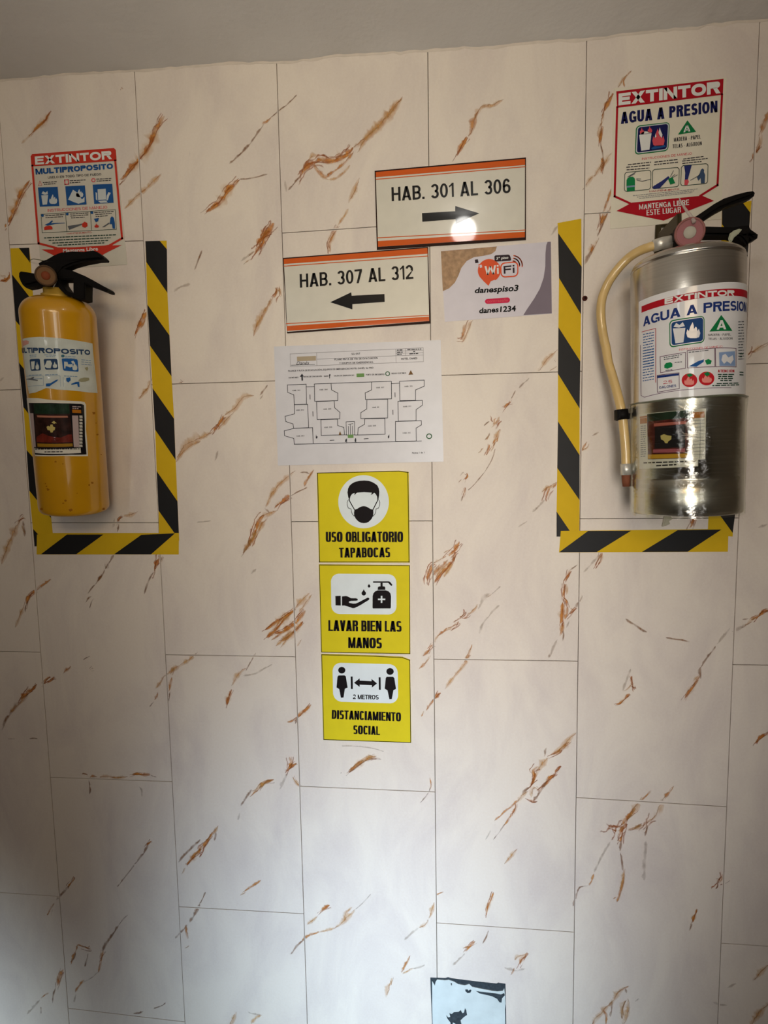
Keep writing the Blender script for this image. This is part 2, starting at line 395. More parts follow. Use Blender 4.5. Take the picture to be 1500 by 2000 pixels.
    if ch in 'ÍÓÉ':
        c = t / 2 if ch == 'Í' else W / 2
        P.append([(c - t * .3, 1.06), (c + t * .3, 1.06), (c + t * 1.0, 1.22), (c, 1.22)])
    return P
_BW = {'I': 0, 'Í': 0, '.': 0, ',': 0, 'i': 0, ' ': .30, 'M': .84, 'W': .98, 'E': .62, 'É': .62, 'F': .58, 'L': .56, 'T': .64, 'S': .64, '1': .36, 'N': .70, 'O': .76, 'Ó': .76, 'G': .74, 'C': .70, 'A': .74, 'D': .70,
       'B': .66, 'P': .64, 'R': .68, 'U': .68, 'J': .50, 'V': .70, 'X': .70, 'Y': .68, 'H': .70, 'Z': .62, '-': .32}
def block_glyphs(s, aspect, t, gap=.11):
    """aspect = text width / cap height; returns normalised triangles"""
    fixed = sum(t for c in s if c in 'IÍ.,i') + gap * (len(s) - 1); var = sum(_BW.get(c, .62) for c in s if c not in 'IÍ.,i')
    f = max(.25, (aspect - fixed) / max(var, .01)); V, F = [], []; x = 0
    for c in s:
        w = t if c in 'IÍ.,i' else _BW.get(c, .62) * f
        for p in _block(c, w, min(t, w * .42) if c not in 'IÍ.,i' else t, .86 if f > .85 else .66):
            n = len(V); V += [((x + a) / aspect, b) for a, b in p]
            for i in range(1, len(p) - 1): F.append([n, n + i, n + i + 1])
        x += w + gap
    return V, F

_g = {}
def glyphs(s, bold, space, shear):
    key = (s, bold, space, shear)
    if key in _g: return _g[key]
    cu = bpy.data.curves.new('t', 'FONT'); cu.body = s; cu.offset = bold; cu.space_character = space; cu.shear = shear
    cu.resolution_u = 3
    ob = bpy.data.objects.new('t', cu); COL.objects.link(ob)
    dg = bpy.context.evaluated_depsgraph_get(); me = ob.evaluated_get(dg).to_mesh()
    V = [(v.co.x, v.co.y) for v in me.vertices]; F = [list(p.vertices) for p in me.polygons]
    ob.evaluated_get(dg).to_mesh_clear(); bpy.data.objects.remove(ob); bpy.data.curves.remove(cu)
    FF = []
    for f in F:
        for i in range(1, len(f) - 1): FF.append([f[0], f[i], f[i + 1]])
    xs = [v[0] for v in V]; x0, x1 = min(xs), max(xs)
    top = 0.729 + bold; bot = -bold
    if s.lower() == s and not any(c.isdigit() for c in s): top = 0.729 + bold
    V = [((x - x0) / (x1 - x0), (y - bot) / (top - bot)) for x, y in V]
    _g[key] = (V, FF); return _g[key]

def slab(name, quad, y0, y1, m, parent, label=None, bevel=0.0, kxy=None, surf_y=None):
    """a plate whose front outline (photo pixels) lies at y=-y1 and back at y=-y0"""
    pts = [at(px, py, -y1) for px, py in quad]
    bm = bmesh.new()
    f = [bm.verts.new((p[0], -y1, p[2])) for p in pts]; b = [bm.verts.new((p[0], -y0, p[2])) for p in pts]
    n = len(pts)
    bm.faces.new(f); bm.faces.new(b[::-1])
    for i in range(n): bm.faces.new([f[i], b[i], b[(i + 1) % n], f[(i + 1) % n]])
    if bevel: bmesh.ops.bevel(bm, geom=[e for e in bm.edges], offset=bevel, segments=2, affect='EDGES', profile=0.5)
    return bm_obj(name, bm, m, parent, label=label)
def box(name, lo, hi, m, parent=None, bevel=0.0):
    bm = bmesh.new(); bmesh.ops.create_cube(bm, size=1)
    for v in bm.verts: v.co = Vector([lo[i] + (v.co[i] + .5) * (hi[i] - lo[i]) for i in range(3)])
    if bevel: bmesh.ops.bevel(bm, geom=list(bm.edges), offset=bevel, segments=2, affect='EDGES')
    return bm_obj(name, bm, m, parent)
def tube(name, pts, rad, m, parent, n=12, label=None, sub=6, caps=True):
    P = [Vector(p) for p in pts]; R = list(rad) if hasattr(rad, '__len__') else [rad] * len(P)
    if sub > 1 and len(P) > 2:
        Q, RR = [], []
        for i in range(len(P) - 1):
            p0 = P[max(i - 1, 0)]; p1 = P[i]; p2 = P[i + 1]; p3 = P[min(i + 2, len(P) - 1)]
            for k in range(sub):
                t = k / sub
                Q.append(0.5 * ((2 * p1) + (p2 - p0) * t + (2 * p0 - 5 * p1 + 4 * p2 - p3) * t * t + (3 * p1 - p0 - 3 * p2 + p3) * t ** 3))
                RR.append(R[i] * (1 - t) + R[i + 1] * t)
        Q.append(P[-1]); RR.append(R[-1]); P, R = Q, RR
    V, F = [], []; up = None
    for i, p in enumerate(P):
        d = (P[min(i + 1, len(P) - 1)] - P[max(i - 1, 0)]).normalized()
        if up is None: up = d.orthogonal().normalized()
        up = (up - d * up.dot(d)).normalized(); sd = d.cross(up)
        for k in range(n):
            a = 2 * math.pi * k / n; V.append(p + (up * math.cos(a) + sd * math.sin(a)) * R[i])
    for i in range(len(P) - 1):
        for k in range(n):
            F.append([i * n + k, i * n + (k + 1) % n, (i + 1) * n + (k + 1) % n, (i + 1) * n + k])
    if caps: F.append(list(range(n))[::-1]); F.append([len(V) - n + k for k in range(n)])
    return mesh_obj(name, V, F, m, parent, smooth=True, label=label)
def lathe(name, prof, matx, m, parent, n=64, label=None, smooth=True):
    """profile of (radius, z) in the frame matx"""
    V, F = [], []
    for r, z in prof:
        for k in range(n):
            a = 2 * math.pi * k / n; V.append(matx @ Vector((r * math.sin(a), -r * math.cos(a), z)))
    for i in range(len(prof) - 1):
        for k in range(n):
            F.append([i * n + k, i * n + (k + 1) % n, (i + 1) * n + (k + 1) % n, (i + 1) * n + k])
    F.append(list(range(n))[::-1]); F.append([len(V) - n + k for k in range(n)])
    return mesh_obj(name, V, F, m, parent, smooth=smooth, label=label)
def prism(name, pix, yc, th, m, parent, hole=None, bevel=0.0015, label=None, y_fn=None):
    """an outline (photo pixels) given thickness th about the plane y = yc"""
    def w(px, py):
        p = at(px, py, yc); return (p[0], p[2])
    loops = [[w(*p) for p in pix]] + ([[w(*p) for p in hole]] if hole else [])
    tri = tessellate_polygon([[Vector((a, b, 0)) for a, b in l] for l in loops])
    flat = [p for l in loops for p in l]
    bm = bmesh.new()
    f = [bm.verts.new((a, yc - th / 2, b)) for a, b in flat]; bk = [bm.verts.new((a, yc + th / 2, b)) for a, b in flat]
    for t in tri:
        bm.faces.new([f[i] for i in t]); bm.faces.new([bk[i] for i in t][::-1])
    n0 = 0
    for l in loops:
        n = len(l)
        for i in range(n):
            a, b = n0 + i, n0 + (i + 1) % n
            bm.faces.new([f[a], bk[a], bk[b], f[b]])
        n0 += n
    bmesh.ops.recalc_face_normals(bm, faces=bm.faces)
    if bevel:
        es = [e for e in bm.edges if len(e.link_faces) == 2 and e.calc_face_angle(0) > 1.2 and abs(e.verts[0].co.y - e.verts[1].co.y) < 1e-6]
        try: bmesh.ops.bevel(bm, geom=es, offset=bevel, segments=2, affect='EDGES')
        except Exception: pass
    return bm_obj(name, bm, m, parent, label=label)

# ------------------------------------------------------------------ the room
S_ = 0.85333
W_ = 0.256; H_ = 0.50917; Z0 = 2.0535
SEAM = {0: [(0, 250), (17, 480), (65, 1050), (95, 1500), (135, 2000)], 1: [(259, 140), (282, 470), (316, 1105), (336, 1500), (359, 2000)],
        2: [(539, 122), (552, 500), (558.5, 660), (569, 1000), (574.5, 1220), (584, 1500), (600, 2000)],
        3: [(836, 98), (838, 320), (841, 655), (843.5, 920), (844.5, 1090), (848, 1300), (848, 1500), (855, 1907)],
        4: [(1151, 77), (1139, 417), (1130, 1090), (1127, 1290), (1123, 1500), (1124, 1972)],
        5: [(1491, 40), (1483, 155), (1469, 375), (1432, 1075), (1424, 1300), (1420, 1500), (1412, 2000)]}
JOINT = {(0, 0): [(17.5, 478), (281, 470)], (2, 0): [(553, 455), (731, 443)], (4, 0): [(1139, 418), (1192, 416)],
         (0, 1): [(102, 1021), (309, 1021)], (2, 1): [(570, 1019), (842, 1017.5)], (4, 1): [(1133, 1013.5), (1383, 1012)],
         (0, 2): [(97, 1518.5), (336, 1527)], (2, 2): [(590, 1536), (849, 1547)], (4, 2): [(1127, 1558), (1420, 1576)],
         (0, 3): [(137, 1970), (350, 1995)],
         (-1, 0): [(0, 762), (41, 760)], (1, 0): [(340, 750), (533, 744)], (3, 0): [(865, 733), (1088, 726.5)], (5, 0): [(1457, 711), (1500, 710)],
         (-1, 1): [(0, 1272.5), (80, 1274)], (1, 1): [(326, 1279), (577, 1283)], (3, 1): [(848, 1287.5), (1126, 1291.5)], (5, 1): [(1424, 1298), (1500, 1300)],
         (-1, 2): [(0, 1743.5), (111, 1751)], (1, 2): [(347, 1771), (594, 1785)], (3, 2): [(855, 1803), (1124, 1821)], (5, 2): [(1417, 1843), (1500, 1848)]}
SLIN = {}
def seam_x(c, z):
    ideal = (c - 3) * W_
    if c not in SEAM: return ideal
    if c not in SLIN: SLIN[c] = np.polyfit([at(*p)[2] for p in SEAM[c]], [at(*p)[0] for p in SEAM[c]], 1)
    return float(SLIN[c][0] * z + SLIN[c][1])
def joint_line(c, k):
    z = Z0 - (k + (0.0 if c % 2 == 0 else 0.5026)) * H_
    if (c, k) in JOINT:
        a, b = [at(*p) for p in JOINT[(c, k)]]
        sl = (b[2] - a[2]) / (b[0] - a[0])
        if abs(b[0] - a[0]) < 0.08: sl = 0.0
        return lambda x: a[2] + sl * (x - a[0])
    return lambda x: z
XL, XR, YB, CEIL = -1.536, 1.28, -2.6, 2.337

# ceiling edge as it meets the tiles
EDGE = [(0, 155), (60, 152), (130, 143), (220, 139), (260, 137), (350, 131), (440, 122), (540, 121), (590, 118), (650, 108), (750, 103), (836, 98),
        (870, 94), (950, 92), (1060, 80), (1150, 76), (1250, 62), (1340, 55), (1430, 42), (1500, 38)]
EP = [(at(*p)[0], at(*p)[2]) for p in EDGE]
def edge_z(x):
    if x <= EP[0][0]: z = EP[0][1]
    elif x >= EP[-1][0]: z = EP[-1][1]
    else:
        for a, b in zip(EP[:-1], EP[1:]):
            if a[0] <= x <= b[0]: z = a[1] + (b[1] - a[1]) * (x - a[0]) / (b[0] - a[0]); break
    return z + 0.0022 * noise.noise(Vector((x * 55, 0, 0))) + 0.0012 * noise.noise(Vector((x * 160, 3, 0)))

wall = empty('wall_back', (0, 0, 0), None, None); wall['kind'] = 'structure'
mesh_obj('wall_backing', [(XL, 0.006, 0), (XR, 0.006, 0), (XR, 0.006, 2.5), (XL, 0.006, 2.5), (XL, 0.1, 0), (XR, 0.1, 0), (XR, 0.1, 2.5), (XL, 0.1, 2.5)],
         [(0, 1, 2, 3), (5, 4, 7, 6), (4, 0, 3, 7), (1, 5, 6, 2)], M['grout'], wall)
TILES = []
rt = random.Random(4)
GAP = 0.00055
for c in range(-3, 8):
    lines = [joint_line(c, k) for k in range(0 if c % 2 else -1, 5)]
    tops = [None] + lines; bots = lines + [None]
    for i in range(len(lines) + 1):
        xm = (c - 2.5) * W_
        top = tops[i] if tops[i] else (lambda x: 2.42)
        bot = bots[i] if bots[i] else (lambda x: 0.0)
        if top(xm) - bot(xm) < 0.01 or bot(xm) > 2.36: continue
        zt, zb = min(top(xm), 2.42), max(bot(xm), 0.0)
        xs = [seam_x(c, zb), seam_x(c + 1, zb), seam_x(c + 1, zt), seam_x(c, zt)]
        if xs[1] < XL or xs[0] > XR: continue
        q = [(max(xs[0] + GAP, XL), max(bot(xs[0]), 0) + GAP), (min(xs[1] - GAP, XR), max(bot(xs[1]), 0) + GAP),
             (min(xs[2] - GAP, XR), min(top(xs[2]), 2.42) - GAP), (max(xs[3] + GAP, XL), min(top(xs[3]), 2.42) - GAP)]
        bv = 0.0005; lift = rt.uniform(-0.00012, 0.00012)
        cx = sum(p[0] for p in q) / 4; cz = sum(p[1] for p in q) / 4
        def inset(p): return (p[0] - math.copysign(bv, p[0] - cx), p[1] - math.copysign(bv, p[1] - cz))
        V = [(p[0], 0.006, p[1]) for p in q] + [(p[0], bv * .8, p[1]) for p in q] + [(inset(p)[0], 0.0, inset(p)[1]) for p in q]
        F = [(8, 9, 10, 11)] + [(a + 4, (a + 1) % 4 + 4, (a + 1) % 4 + 8, a + 8) for a in range(4)] + [(a, (a + 1) % 4, (a + 1) % 4 + 4, a + 4) for a in range(4)]
        t = mesh_obj('tile', V, F, M['tile'], wall)
        TILES.append((t, q))
        # (joint between tiles stays open down to the dark grout)

# ceiling with its uneven plastered edge
NX = 240; V, F = [], []
ys = [0.004, -0.003, -0.008, -0.02, -0.05, -0.12, -0.3, -0.7, -1.3, YB]
for j, y in enumerate(ys):
    for i in range(NX + 1):
        x = XL + (XR - XL) * i / NX
        w = max(0.0, 1 - (-y) / 0.12) ** 1.5 if y < 0 else 1
        z = edge_z(x) * w + CEIL * (1 - w) + (0.0012 * noise.noise(Vector((x * 14, y * 14, 1))) if j > 1 else 0)
        if j == 1: z += 0.0008 * noise.noise(Vector((x * 90, 9, 0)))
        V.append((x, y, z))
for j in range(len(ys) - 1):
    for i in range(NX):
        a = j * (NX + 1) + i; F.append((a, a + 1, a + NX + 2, a + NX + 1))
ce = mesh_obj('ceiling', V, F, M['ceiling'], smooth=True); ce['kind'] = 'structure'
# thin skim of plaster smeared over the top edge of the tiles
V, F = [], []
for i in range(NX + 1):
    x = XL + (XR - XL) * i / NX; z = edge_z(x)
    d = 0.0035 + 0.003 * noise.noise(Vector((x * 40, 5, 0))) + 0.0015 * noise.noise(Vector((x * 130, 7, 0)))
    V += [(x, -0.0004, z + 0.004), (x, -0.0012, z - d * .4), (x, -0.0001, z - d)]
for i in range(NX):
    a = 3 * i; F += [(a, a + 1, a + 4, a + 3), (a + 1, a + 2, a + 5, a + 4)]
tr = mesh_obj('trim_ceiling_edge', V, F, mat('edge_plaster', (216, 206, 194), 0.8, bump=0.3, bscale=120), smooth=True); tr['kind'] = 'structure'
fl = box('floor', (XL, YB, -0.05), (XR, 0.0, 0.0), M['floor']); fl['kind'] = 'structure'
wl = box('wall_left', (XL - 0.08, YB, 0.0), (XL, 0.1, 2.42), M['plaster']); wl['kind'] = 'structure'
wr = box('wall_right', (XR, YB, 0.0), (XR + 0.08, 0.1, 2.42), M['plaster']); wr['kind'] = 'structure'
wf = box('wall_front', (XL, YB - 0.08, 0.0), (XR, YB, 2.42), M['plaster']); wf['kind'] = 'structure'

# ------------------------------------------------------------------ printed veins of the tiles
VEINS = """
s6:62,260 73,248 88,235 93,226 100,216
y3:42,281 62,260
s8:236,352 245,342 262,322 283,298 296,275 303,255 313,238 322,226
y5:243,408 262,388 283,370 315,340
o5:276,376 285,370
s7:10,445 18,430 27,410 35,390 45,370 58,352
b3:448,320 480,290 500,264 515,242
o5:512,244 522,236 530,229
b2:530,229 545,216 562,203 580,185
s8:403,415 420,402 430,395 438,383 445,372 458,360 468,350
b2:468,350 485,349 500,346 523,340
s13:586,344 592,332 605,320 622,312 635,314
s11:622,312 640,314 655,312 670,305 682,297 690,288
y9:690,290 715,268 735,250 760,225 785,190
o5:612,320 620,333 635,345 650,335 670,320 690,298
y6:700,296 716,268 740,245 772,205 786,192
y3:625,345 650,350 670,338 684,322
b3:563,372 575,357 588,342
y6:598,315 614,302 626,308
s12:497,495 505,486 512,473 520,458 537,437
s10:500,482 512,464 526,450
y5:486,500 497,490
f4:470,510 497,490
s6:645,493 643,477 648,463 655,450 660,440
y3:660,440 670,425 681,408
b3:380,527 387,508 395,489
s9:536,582 540,570 537,562
y5:549,580 545,566 538,575
y6:494,657 504,630 515,608 529,584
y4:500,640 520,604 533,582
s6:264,653 268,645 277,627 288,607
o4:276,640 284,622
s6:0,547 10,548 18,541 22,533
y4:0,536 12,541
s7:417,842 428,826 438,812
y8:347,894 358,876 372,861 397,851 417,842
y5:345,902 356,884 375,868 392,862
y6:438,812 448,804 460,796 475,776 496,772
y5:425,840 440,822 456,806
b3:508,772 515,762 523,752
b3:508,780 514,770
f5:0,745 8,737
y6:271,780 280,768 291,752 300,728
y4:276,770 289,758
y6:523,977 532,962 544,947 558,935 574,922
y4:520,990 528,972 540,956
s7:538,992 543,984 550,979 568,968
b2:568,968 583,960 600,952
s9:494,1048 499,1034 505,1018 516,1005
s9:486,1068 492,1055 500,1036
b4:471,1088 478,1074 488,1058 497,1045
y5:475,1080 486,1062 505,1035 520,1012
o4:498,1055 492,1068
b3:516,992 522,997 526,1002
y6:505,1012 523,1005 540,998
b3:586,923 597,922 604,926
o4:594,951 598,941 604,930 612,918
y6:598,940 612,918
s7:537,1238 553,1232 570,1222 585,1207 597,1192
s5:518,1231 530,1222 541,1214 560,1202 578,1190
s5:520,1246 538,1230 553,1212 572,1192
s6:548,1252 562,1245 576,1232 592,1214
o4:530,1250 548,1238 566,1226
y4:538,1262 552,1250 568,1232
y4:549,1264 560,1248 574,1232
y6:577,1188 590,1172 606,1156
o3:525,1240 540,1222 552,1205
y4:583,1196 598,1176 608,1162
y5:580,1262 588,1250
s8:38,1018 44,1012 48,1010
y8:3,1102 12,1076 21,1053 32,1029 40,1016
b4:44,1018 47,1030 48,1048
y4:42,1026 47,1040
o5:72,1153 80,1145 88,1139 100,1130
s7:51,1180 54,1170 61,1160 72,1152
b3:49,1196 50,1184 55,1174
y4:30,1225 38,1205 46,1186
b4:187,1141 193,1131 199,1123 205,1112
b3:205,1112 214,1097 223,1084
o4:190,1136 200,1122
b2:171,1160 180,1148 190,1136
b3:167,1177 172,1169 179,1164
b2:175,1188 179,1175 184,1168
f3:205,1100 207,1108 212,1108 208,1098
s10:301,1115 304,1104 308,1094 313,1084
o5:312,1100 316,1088
b3:281,1161 286,1147 291,1133 300,1116
s7:228,1020 232,1013 240,1009
y5:240,1008 255,1006 268,1000
b4:229,1039 231,1030 232,1022
f4:225,1012 220,1030
o7:124,1314 131,1308 139,1301
b2:162,1289 168,1285 176,1281
s5:180,1306 182,1305
s6:82,1335 90,1326 98,1321
s7:92,1334 100,1328 107,1322
s9:40,1368 46,1360 54,1352 60,1345
s6:56,1352 66,1344 72,1336
b5:4,1426 10,1408 18,1396 27,1384 40,1368
y4:20,1392 38,1374 56,1356
y5:320,1322 330,1313 344,1304 365,1291 384,1276
y4:304,1345 312,1334 320,1320
o5:302,1367 306,1360 308,1352
b2:292,1381 300,1370
y5:336,1320 338,1306 332,1318
o4:330,1350 333,1336 336,1322
b3:328,1376 330,1362 332,1350
y5:452,1340 460,1324 470,1312 480,1306
b2:480,1310 490,1292 500,1275
s5:443,1378 446,1364 452,1346
f3:475,1320 500,1315 515,1306 532,1297
s6:577,1403 585,1396 596,1387 608,1376
o4:560,1411 570,1408 580,1400
b3:577,1414 580,1402
b2:57,1443 66,1442 74,1443
f2:15,1443 30,1443
f2:384,1020 398,1019 412,1017
s9:562,1507 565,1499 568,1490 566,1478
s7:566,1502 574,1494 580,1491
y6:572,1517 577,1526 584,1534 590,1538
o3:572,1517 578,1527 586,1536
f5:546,1542 555,1522 562,1510
s7:507,1540 514,1530 522,1526 535,1523
y5:492,1545 504,1540 515,1530 532,1524
b5:470,1574 477,1562 484,1552 492,1542
o4:488,1556 496,1548 504,1544
f4:465,1602 468,1588
s6:681,1509 688,1502 698,1494 713,1484 734,1477
b3:681,1509 694,1500 712,1486 728,1482 745,1483
y5:690,1498 704,1487 722,1478 737,1476
o7:665,1510 668,1509
o3:840,1518 842,1532 841,1540
b2:820,1568 832,1555 841,1538
f2:667,1457 690,1457 712,1459 735,1463 750,1468
s11:392,1660 398,1650 404,1642 414,1630
o4:404,1642 414,1628 421,1618
s6:364,1690 372,1680 384,1668 394,1658
b4:348,1684 358,1672 370,1660 382,1648 392,1640
o4:372,1676 386,1662 396,1650
y4:356,1706 362,1694
b3:419,1642 421,1634 422,1625
y4:416,1630 422,1620 426,1612
o4:474,1742 482,1737 490,1732 500,1726 510,1718
y4:470,1748 480,1742
o7:160,1512 166,1512 172,1514
o4:175,1518 182,1516 190,1517
b3:174,1524 176,1536 175,1552
y4:195,1518 210,1516 225,1519 240,1518 250,1516
s7:258,1513 270,1511 282,1513 294,1514
b2:294,1514 306,1518
f3:272,1536 277,1545 277,1556
s5:286,1652 291,1646 296,1642
b4:262,1688 272,1676 280,1666 290,1650
b2:229,1732 245,1712 262,1690
s5:132,1733 138,1724 147,1714
b5:110,1758 118,1748 126,1740 134,1730
o3:92,1788 98,1776 106,1764
b2:100,1788 102,1776
b4:200,1858 206,1845 215,1832 224,1818 232,1806
b2:232,1806 240,1796 250,1786
s6:197,1878 199,1866 202,1856
o4:192,1899 195,1888 198,1876
s9:164,1850 172,1852 177,1851
o4:150,1846 156,1846 166,1850
o4:138,1884 142,1870 147,1858 152,1846
b3:136,1880 144,1872 148,1860
b2:166,1888 169,1876 172,1862
s6:112,1925 115,1912 119,1902 124,1893
b3:102,1960 104,1944 108,1930
o3:80,1950 86,1944 96,1939
f4:52,1981 66,1966 78,1952
b2:80,1980 80,1966
o5:147,1938 152,1928 160,1918 165,1914
f3:145,1958 148,1940
f2:160,1920 178,1910 194,1896
b5:370,1802 378,1788 386,1776 391,1765
b3:342,1833 350,1824 358,1816 366,1806
b2:391,1765 396,1754 402,1742
o4:362,1806 364,1820 367,1834
y4:362,1852 370,1846
b5:254,1985 266,1980 280,1975
b2:300,1970 316,1964 324,1958
s7:624,1784 632,1775 644,1768
y4:600,1806 620,1790
b3:568,1864 578,1850 590,1838 600,1830
o5:590,1836 604,1826 624,1820
y4:624,1820 640,1816 655,1812
y6:655,1812 670,1800 682,1788 694,1776
y4:672,1798 676,1782 688,1772
f2:694,1776 710,1762 724,1746
y8:452,2004 456,1990 462,1976
f3:484,1976 496,1980 510,1982
y3:490,2000 500,1988 512,1982
y9:753,1948 756,1934 760,1918
y6:762,1926 766,1910
o5:784,1900 790,1886 797,1874 800,1866
y4:786,1902 798,1895 806,1892
f3:806,1892 820,1889 830,1884
o4:852,1749 858,1744 866,1742
y4:838,1794 843,1780 848,1762
y7:818,1812 828,1808 836,1796
f4:790,1836 804,1822 818,1812
s4:949,1788 952,1772 958,1758 964,1742
b2:942,1843 949,1832 954,1817
s5:910,1858 914,1852 920,1846 928,1838
o4:904,1852 910,1850 918,1848
f3:885,1886 896,1874 908,1862
s7:1014,1884 1018,1876 1024,1868 1030,1860
y6:1006,1876 1012,1868 1026,1864
o5:997,1904 1002,1896 1004,1890
f4:985,1890 1005,1895 1026,1892
y5:985,1687 995,1675 1010,1657
s5:1110,1449 1100,1458 1090,1468
y7:1125,1430 1110,1446 1096,1462 1076,1474
s6:1078,1474 1090,1468 1094,1462
s8:1041,1528 1044,1516 1040,1506 1050,1497
y6:1045,1520 1050,1505 1060,1492 1072,1478
s7:1034,1536 1040,1528 1045,1520
b4:1019,1553 1026,1544 1036,1534
y6:1008,1568 1020,1554 1032,1544
o3:965,1603 976,1594 988,1583 1000,1574 1010,1562
s5:1000,1590 1006,1578 1008,1568
o4:984,1612 992,1602 1000,1588
b2:963,1640 974,1626 986,1610
b6:1062,1478 1065,1466 1067,1460
s8:1060,1538 1068,1528 1076,1516 1084,1508
s8:1084,1510 1090,1502 1096,1496
b5:1041,1566 1050,1552 1058,1540 1068,1526
y8:1036,1558 1038,1546 1044,1538 1050,1542
s9:1033,1562 1040,1564 1045,1560
f3:948,1640 958,1622
s6:848,1366 854,1360 861,1353
o4:832,1388 838,1378 848,1366
o2:823,1400 828,1388
y4:870,1345 880,1330 892,1315 905,1300 917,1284
o6:908,1292 914,1284 920,1280
s10:836,1134 837,1122 842,1108 850,1100
s8:876,1086 886,1076 894,1064 898,1058
y6:847,1100 860,1092 872,1086
y5:878,1074 866,1080
s6:850,1138 860,1122 872,1110 884,1096 888,1088
o5:842,1132 852,1116 864,1104 876,1092
y5:852,1128 864,1110 876,1100
y4:866,1128 876,1112 886,1098
s6:884,1096 888,1086 890,1078
y4:845,1120 858,1102
f5:933,1190 944,1170 958,1158
y4:953,1166 960,1160
f2:960,1160 978,1145
s12:902,1208 910,1204 916,1198
o6:898,1206 908,1198
y6:916,1200 926,1190 934,1180
s8:884,1224 891,1220 896,1214
y5:868,1232 884,1226
o5:855,1242 864,1234 874,1226
s8:838,1268 842,1262 845,1258
o5:826,1282 834,1274 840,1266
y6:846,1258 850,1248 858,1240
y5:828,1296 834,1290 838,1282
o4:817,1306 826,1300 832,1294
f3:937,1238 942,1220 952,1206 966,1190 976,1182
o3:918,1270 922,1258
y6:908,1292 914,1278 920,1266
s7:1103,1134 1108,1126 1114,1114
b3:1114,1114 1120,1108 1128,1103
s8:1099,1166 1101,1154 1103,1140
y4:1108,1160 1106,1140
s5:1108,1184 1106,1174 1102,1167
o4:1103,1210 1107,1198 1108,1184
s5:1096,1218 1098,1196 1099,1176
o6:1096,1240 1098,1228 1102,1214
b4:1098,1252 1100,1242 1100,1230
y6:1094,1236 1100,1222
s7:1114,1200 1120,1192 1124,1186
b3:1124,1188 1131,1176 1138,1163
o4:1113,1188 1120,1192
f4:1072,1285 1080,1266 1088,1248
b3:1072,1285 1073,1276
f3:1106,1226 1112,1212
s8:1168,1103 1173,1094 1177,1080
y5:1166,1098 1172,1082
f3:1140,1118 1156,1100 1172,1084
o5:900,664 905,650 910,634 914,624
y6:902,670 910,652 920,628
s6:898,664 904,662
y5:1050,727 1060,712 1070,700 1086,686
y4:1074,724 1088,715
y4:1084,700 1088,706
b6:1014,758 1019,752 1025,746
f3:1024,747 1034,738
b2:998,779 1003,770 1007,762
s6:984,797 990,791 997,784
y3:996,786 1000,780
s13:964,830 966,822 969,816
y5:962,834 976,814
b2:945,832 950,827 956,823
b2:946,860 952,854 957,845
y4:950,860 956,848
o2:970,864 974,850 978,838
o3:962,868 966,860 972,856
y5:963,872 970,850 976,838
s6:948,887 953,878 957,868
y5:936,884 944,874
y6:958,882 966,864
b1.5:914,958 928,944 940,930 954,910 963,892 967,876
b2:898,930 902,925 906,922
s4:908,937 913,930 911,924
y4:896,942 902,936
s5:904,968 907,960 909,952
b2:901,979 905,966
s10:1066,972 1070,962 1074,954
y6:1058,962 1066,954 1078,948 1088,941
o4:1078,954 1084,948 1088,942
f4:1040,1000 1052,988 1064,976
f2:1012,1030 1020,1024 1030,1018
f5:1040,1000 1050,990
o4:1133,887 1138,876 1146,862
y4:1134,880 1146,874 1150,866
b3:1156,851 1162,848 1170,844
s8:1348,1031 1352,1022 1355,1012 1359,1004
b3:1264,1235 1254,1230 1241,1221 1232,1216 1222,1208
b2.5:1300,1245 1316,1248 1332,1250 1348,1254
b3:1368,1304 1374,1294 1384,1280 1398,1262
b4:1369,1326 1367,1314 1368,1302
s5:1337,1364 1345,1352 1354,1340 1364,1328
o4:1353,1340 1360,1330 1367,1320
y3:1354,1330 1366,1318
f3:1400,1258 1412,1244 1426,1226
s8:1468,1212 1480,1202 1490,1196 1502,1192
y9:1454,1222 1464,1216 1474,1208
b2:1450,1210 1462,1208
f5:1430,1234 1446,1226 1458,1218
s8:1234,1338 1233,1328 1233,1320
s7:1233,1340 1240,1347
y6:1218,1350 1226,1344 1234,1338
s4:1203,1376 1210,1374 1218,1366 1230,1355
f3:1216,1350 1232,1306
y8:1226,1622 1236,1618 1250,1614 1262,1608
s13:1260,1612 1268,1602 1276,1596
y10:1276,1598 1286,1588 1291,1576 1296,1560
o5:1296,1562 1304,1550 1310,1542 1316,1534
b4:1260,1633 1262,1622 1265,1612
b3:1226,1622 1240,1618 1254,1608
s9:1214,1612 1222,1600 1230,1590 1240,1578
y8:1228,1600 1238,1582 1248,1568 1254,1556
o3:1250,1566 1262,1554 1272,1544
s24:1204,1622 1212,1620 1216,1618
s14:1210,1632 1216,1614 1222,1606
s7:1196,1620 1204,1624
s8:1211,1645 1213,1636 1214,1628
b4:1211,1662 1212,1652 1213,1642
b2.5:1212,1664 1214,1680 1216,1700
o4:1205,1762 1212,1740 1217,1722 1217,1706
y4:1210,1740 1216,1716 1218,1698
o3:1197,1756 1204,1752
f4:1160,1704 1170,1682 1182,1660 1192,1644
o3:1150,1730 1156,1718 1160,1706
b3:1119,1770 1123,1758 1128,1740 1134,1732 1148,1730
f5:1258,1720 1258,1690 1262,1642
s13:1402,1724 1408,1718 1416,1710
o5:1398,1716 1406,1718
b4:1399,1736 1403,1726
s4:1352,1802 1356,1790 1361,1775
b2:1346,1818 1352,1804
y11:1190,1966 1198,1950 1208,1938 1220,1928
o5:1208,1938 1218,1930 1228,1926
y8:1155,2004 1166,1986 1176,1976 1190,1962
b3:1192,1986 1194,1972 1196,1956
b3:1224,1940 1222,1930
o4:1178,1972 1184,1984 1184,2002
y5:1216,1990 1214,1972 1218,1958 1224,1952
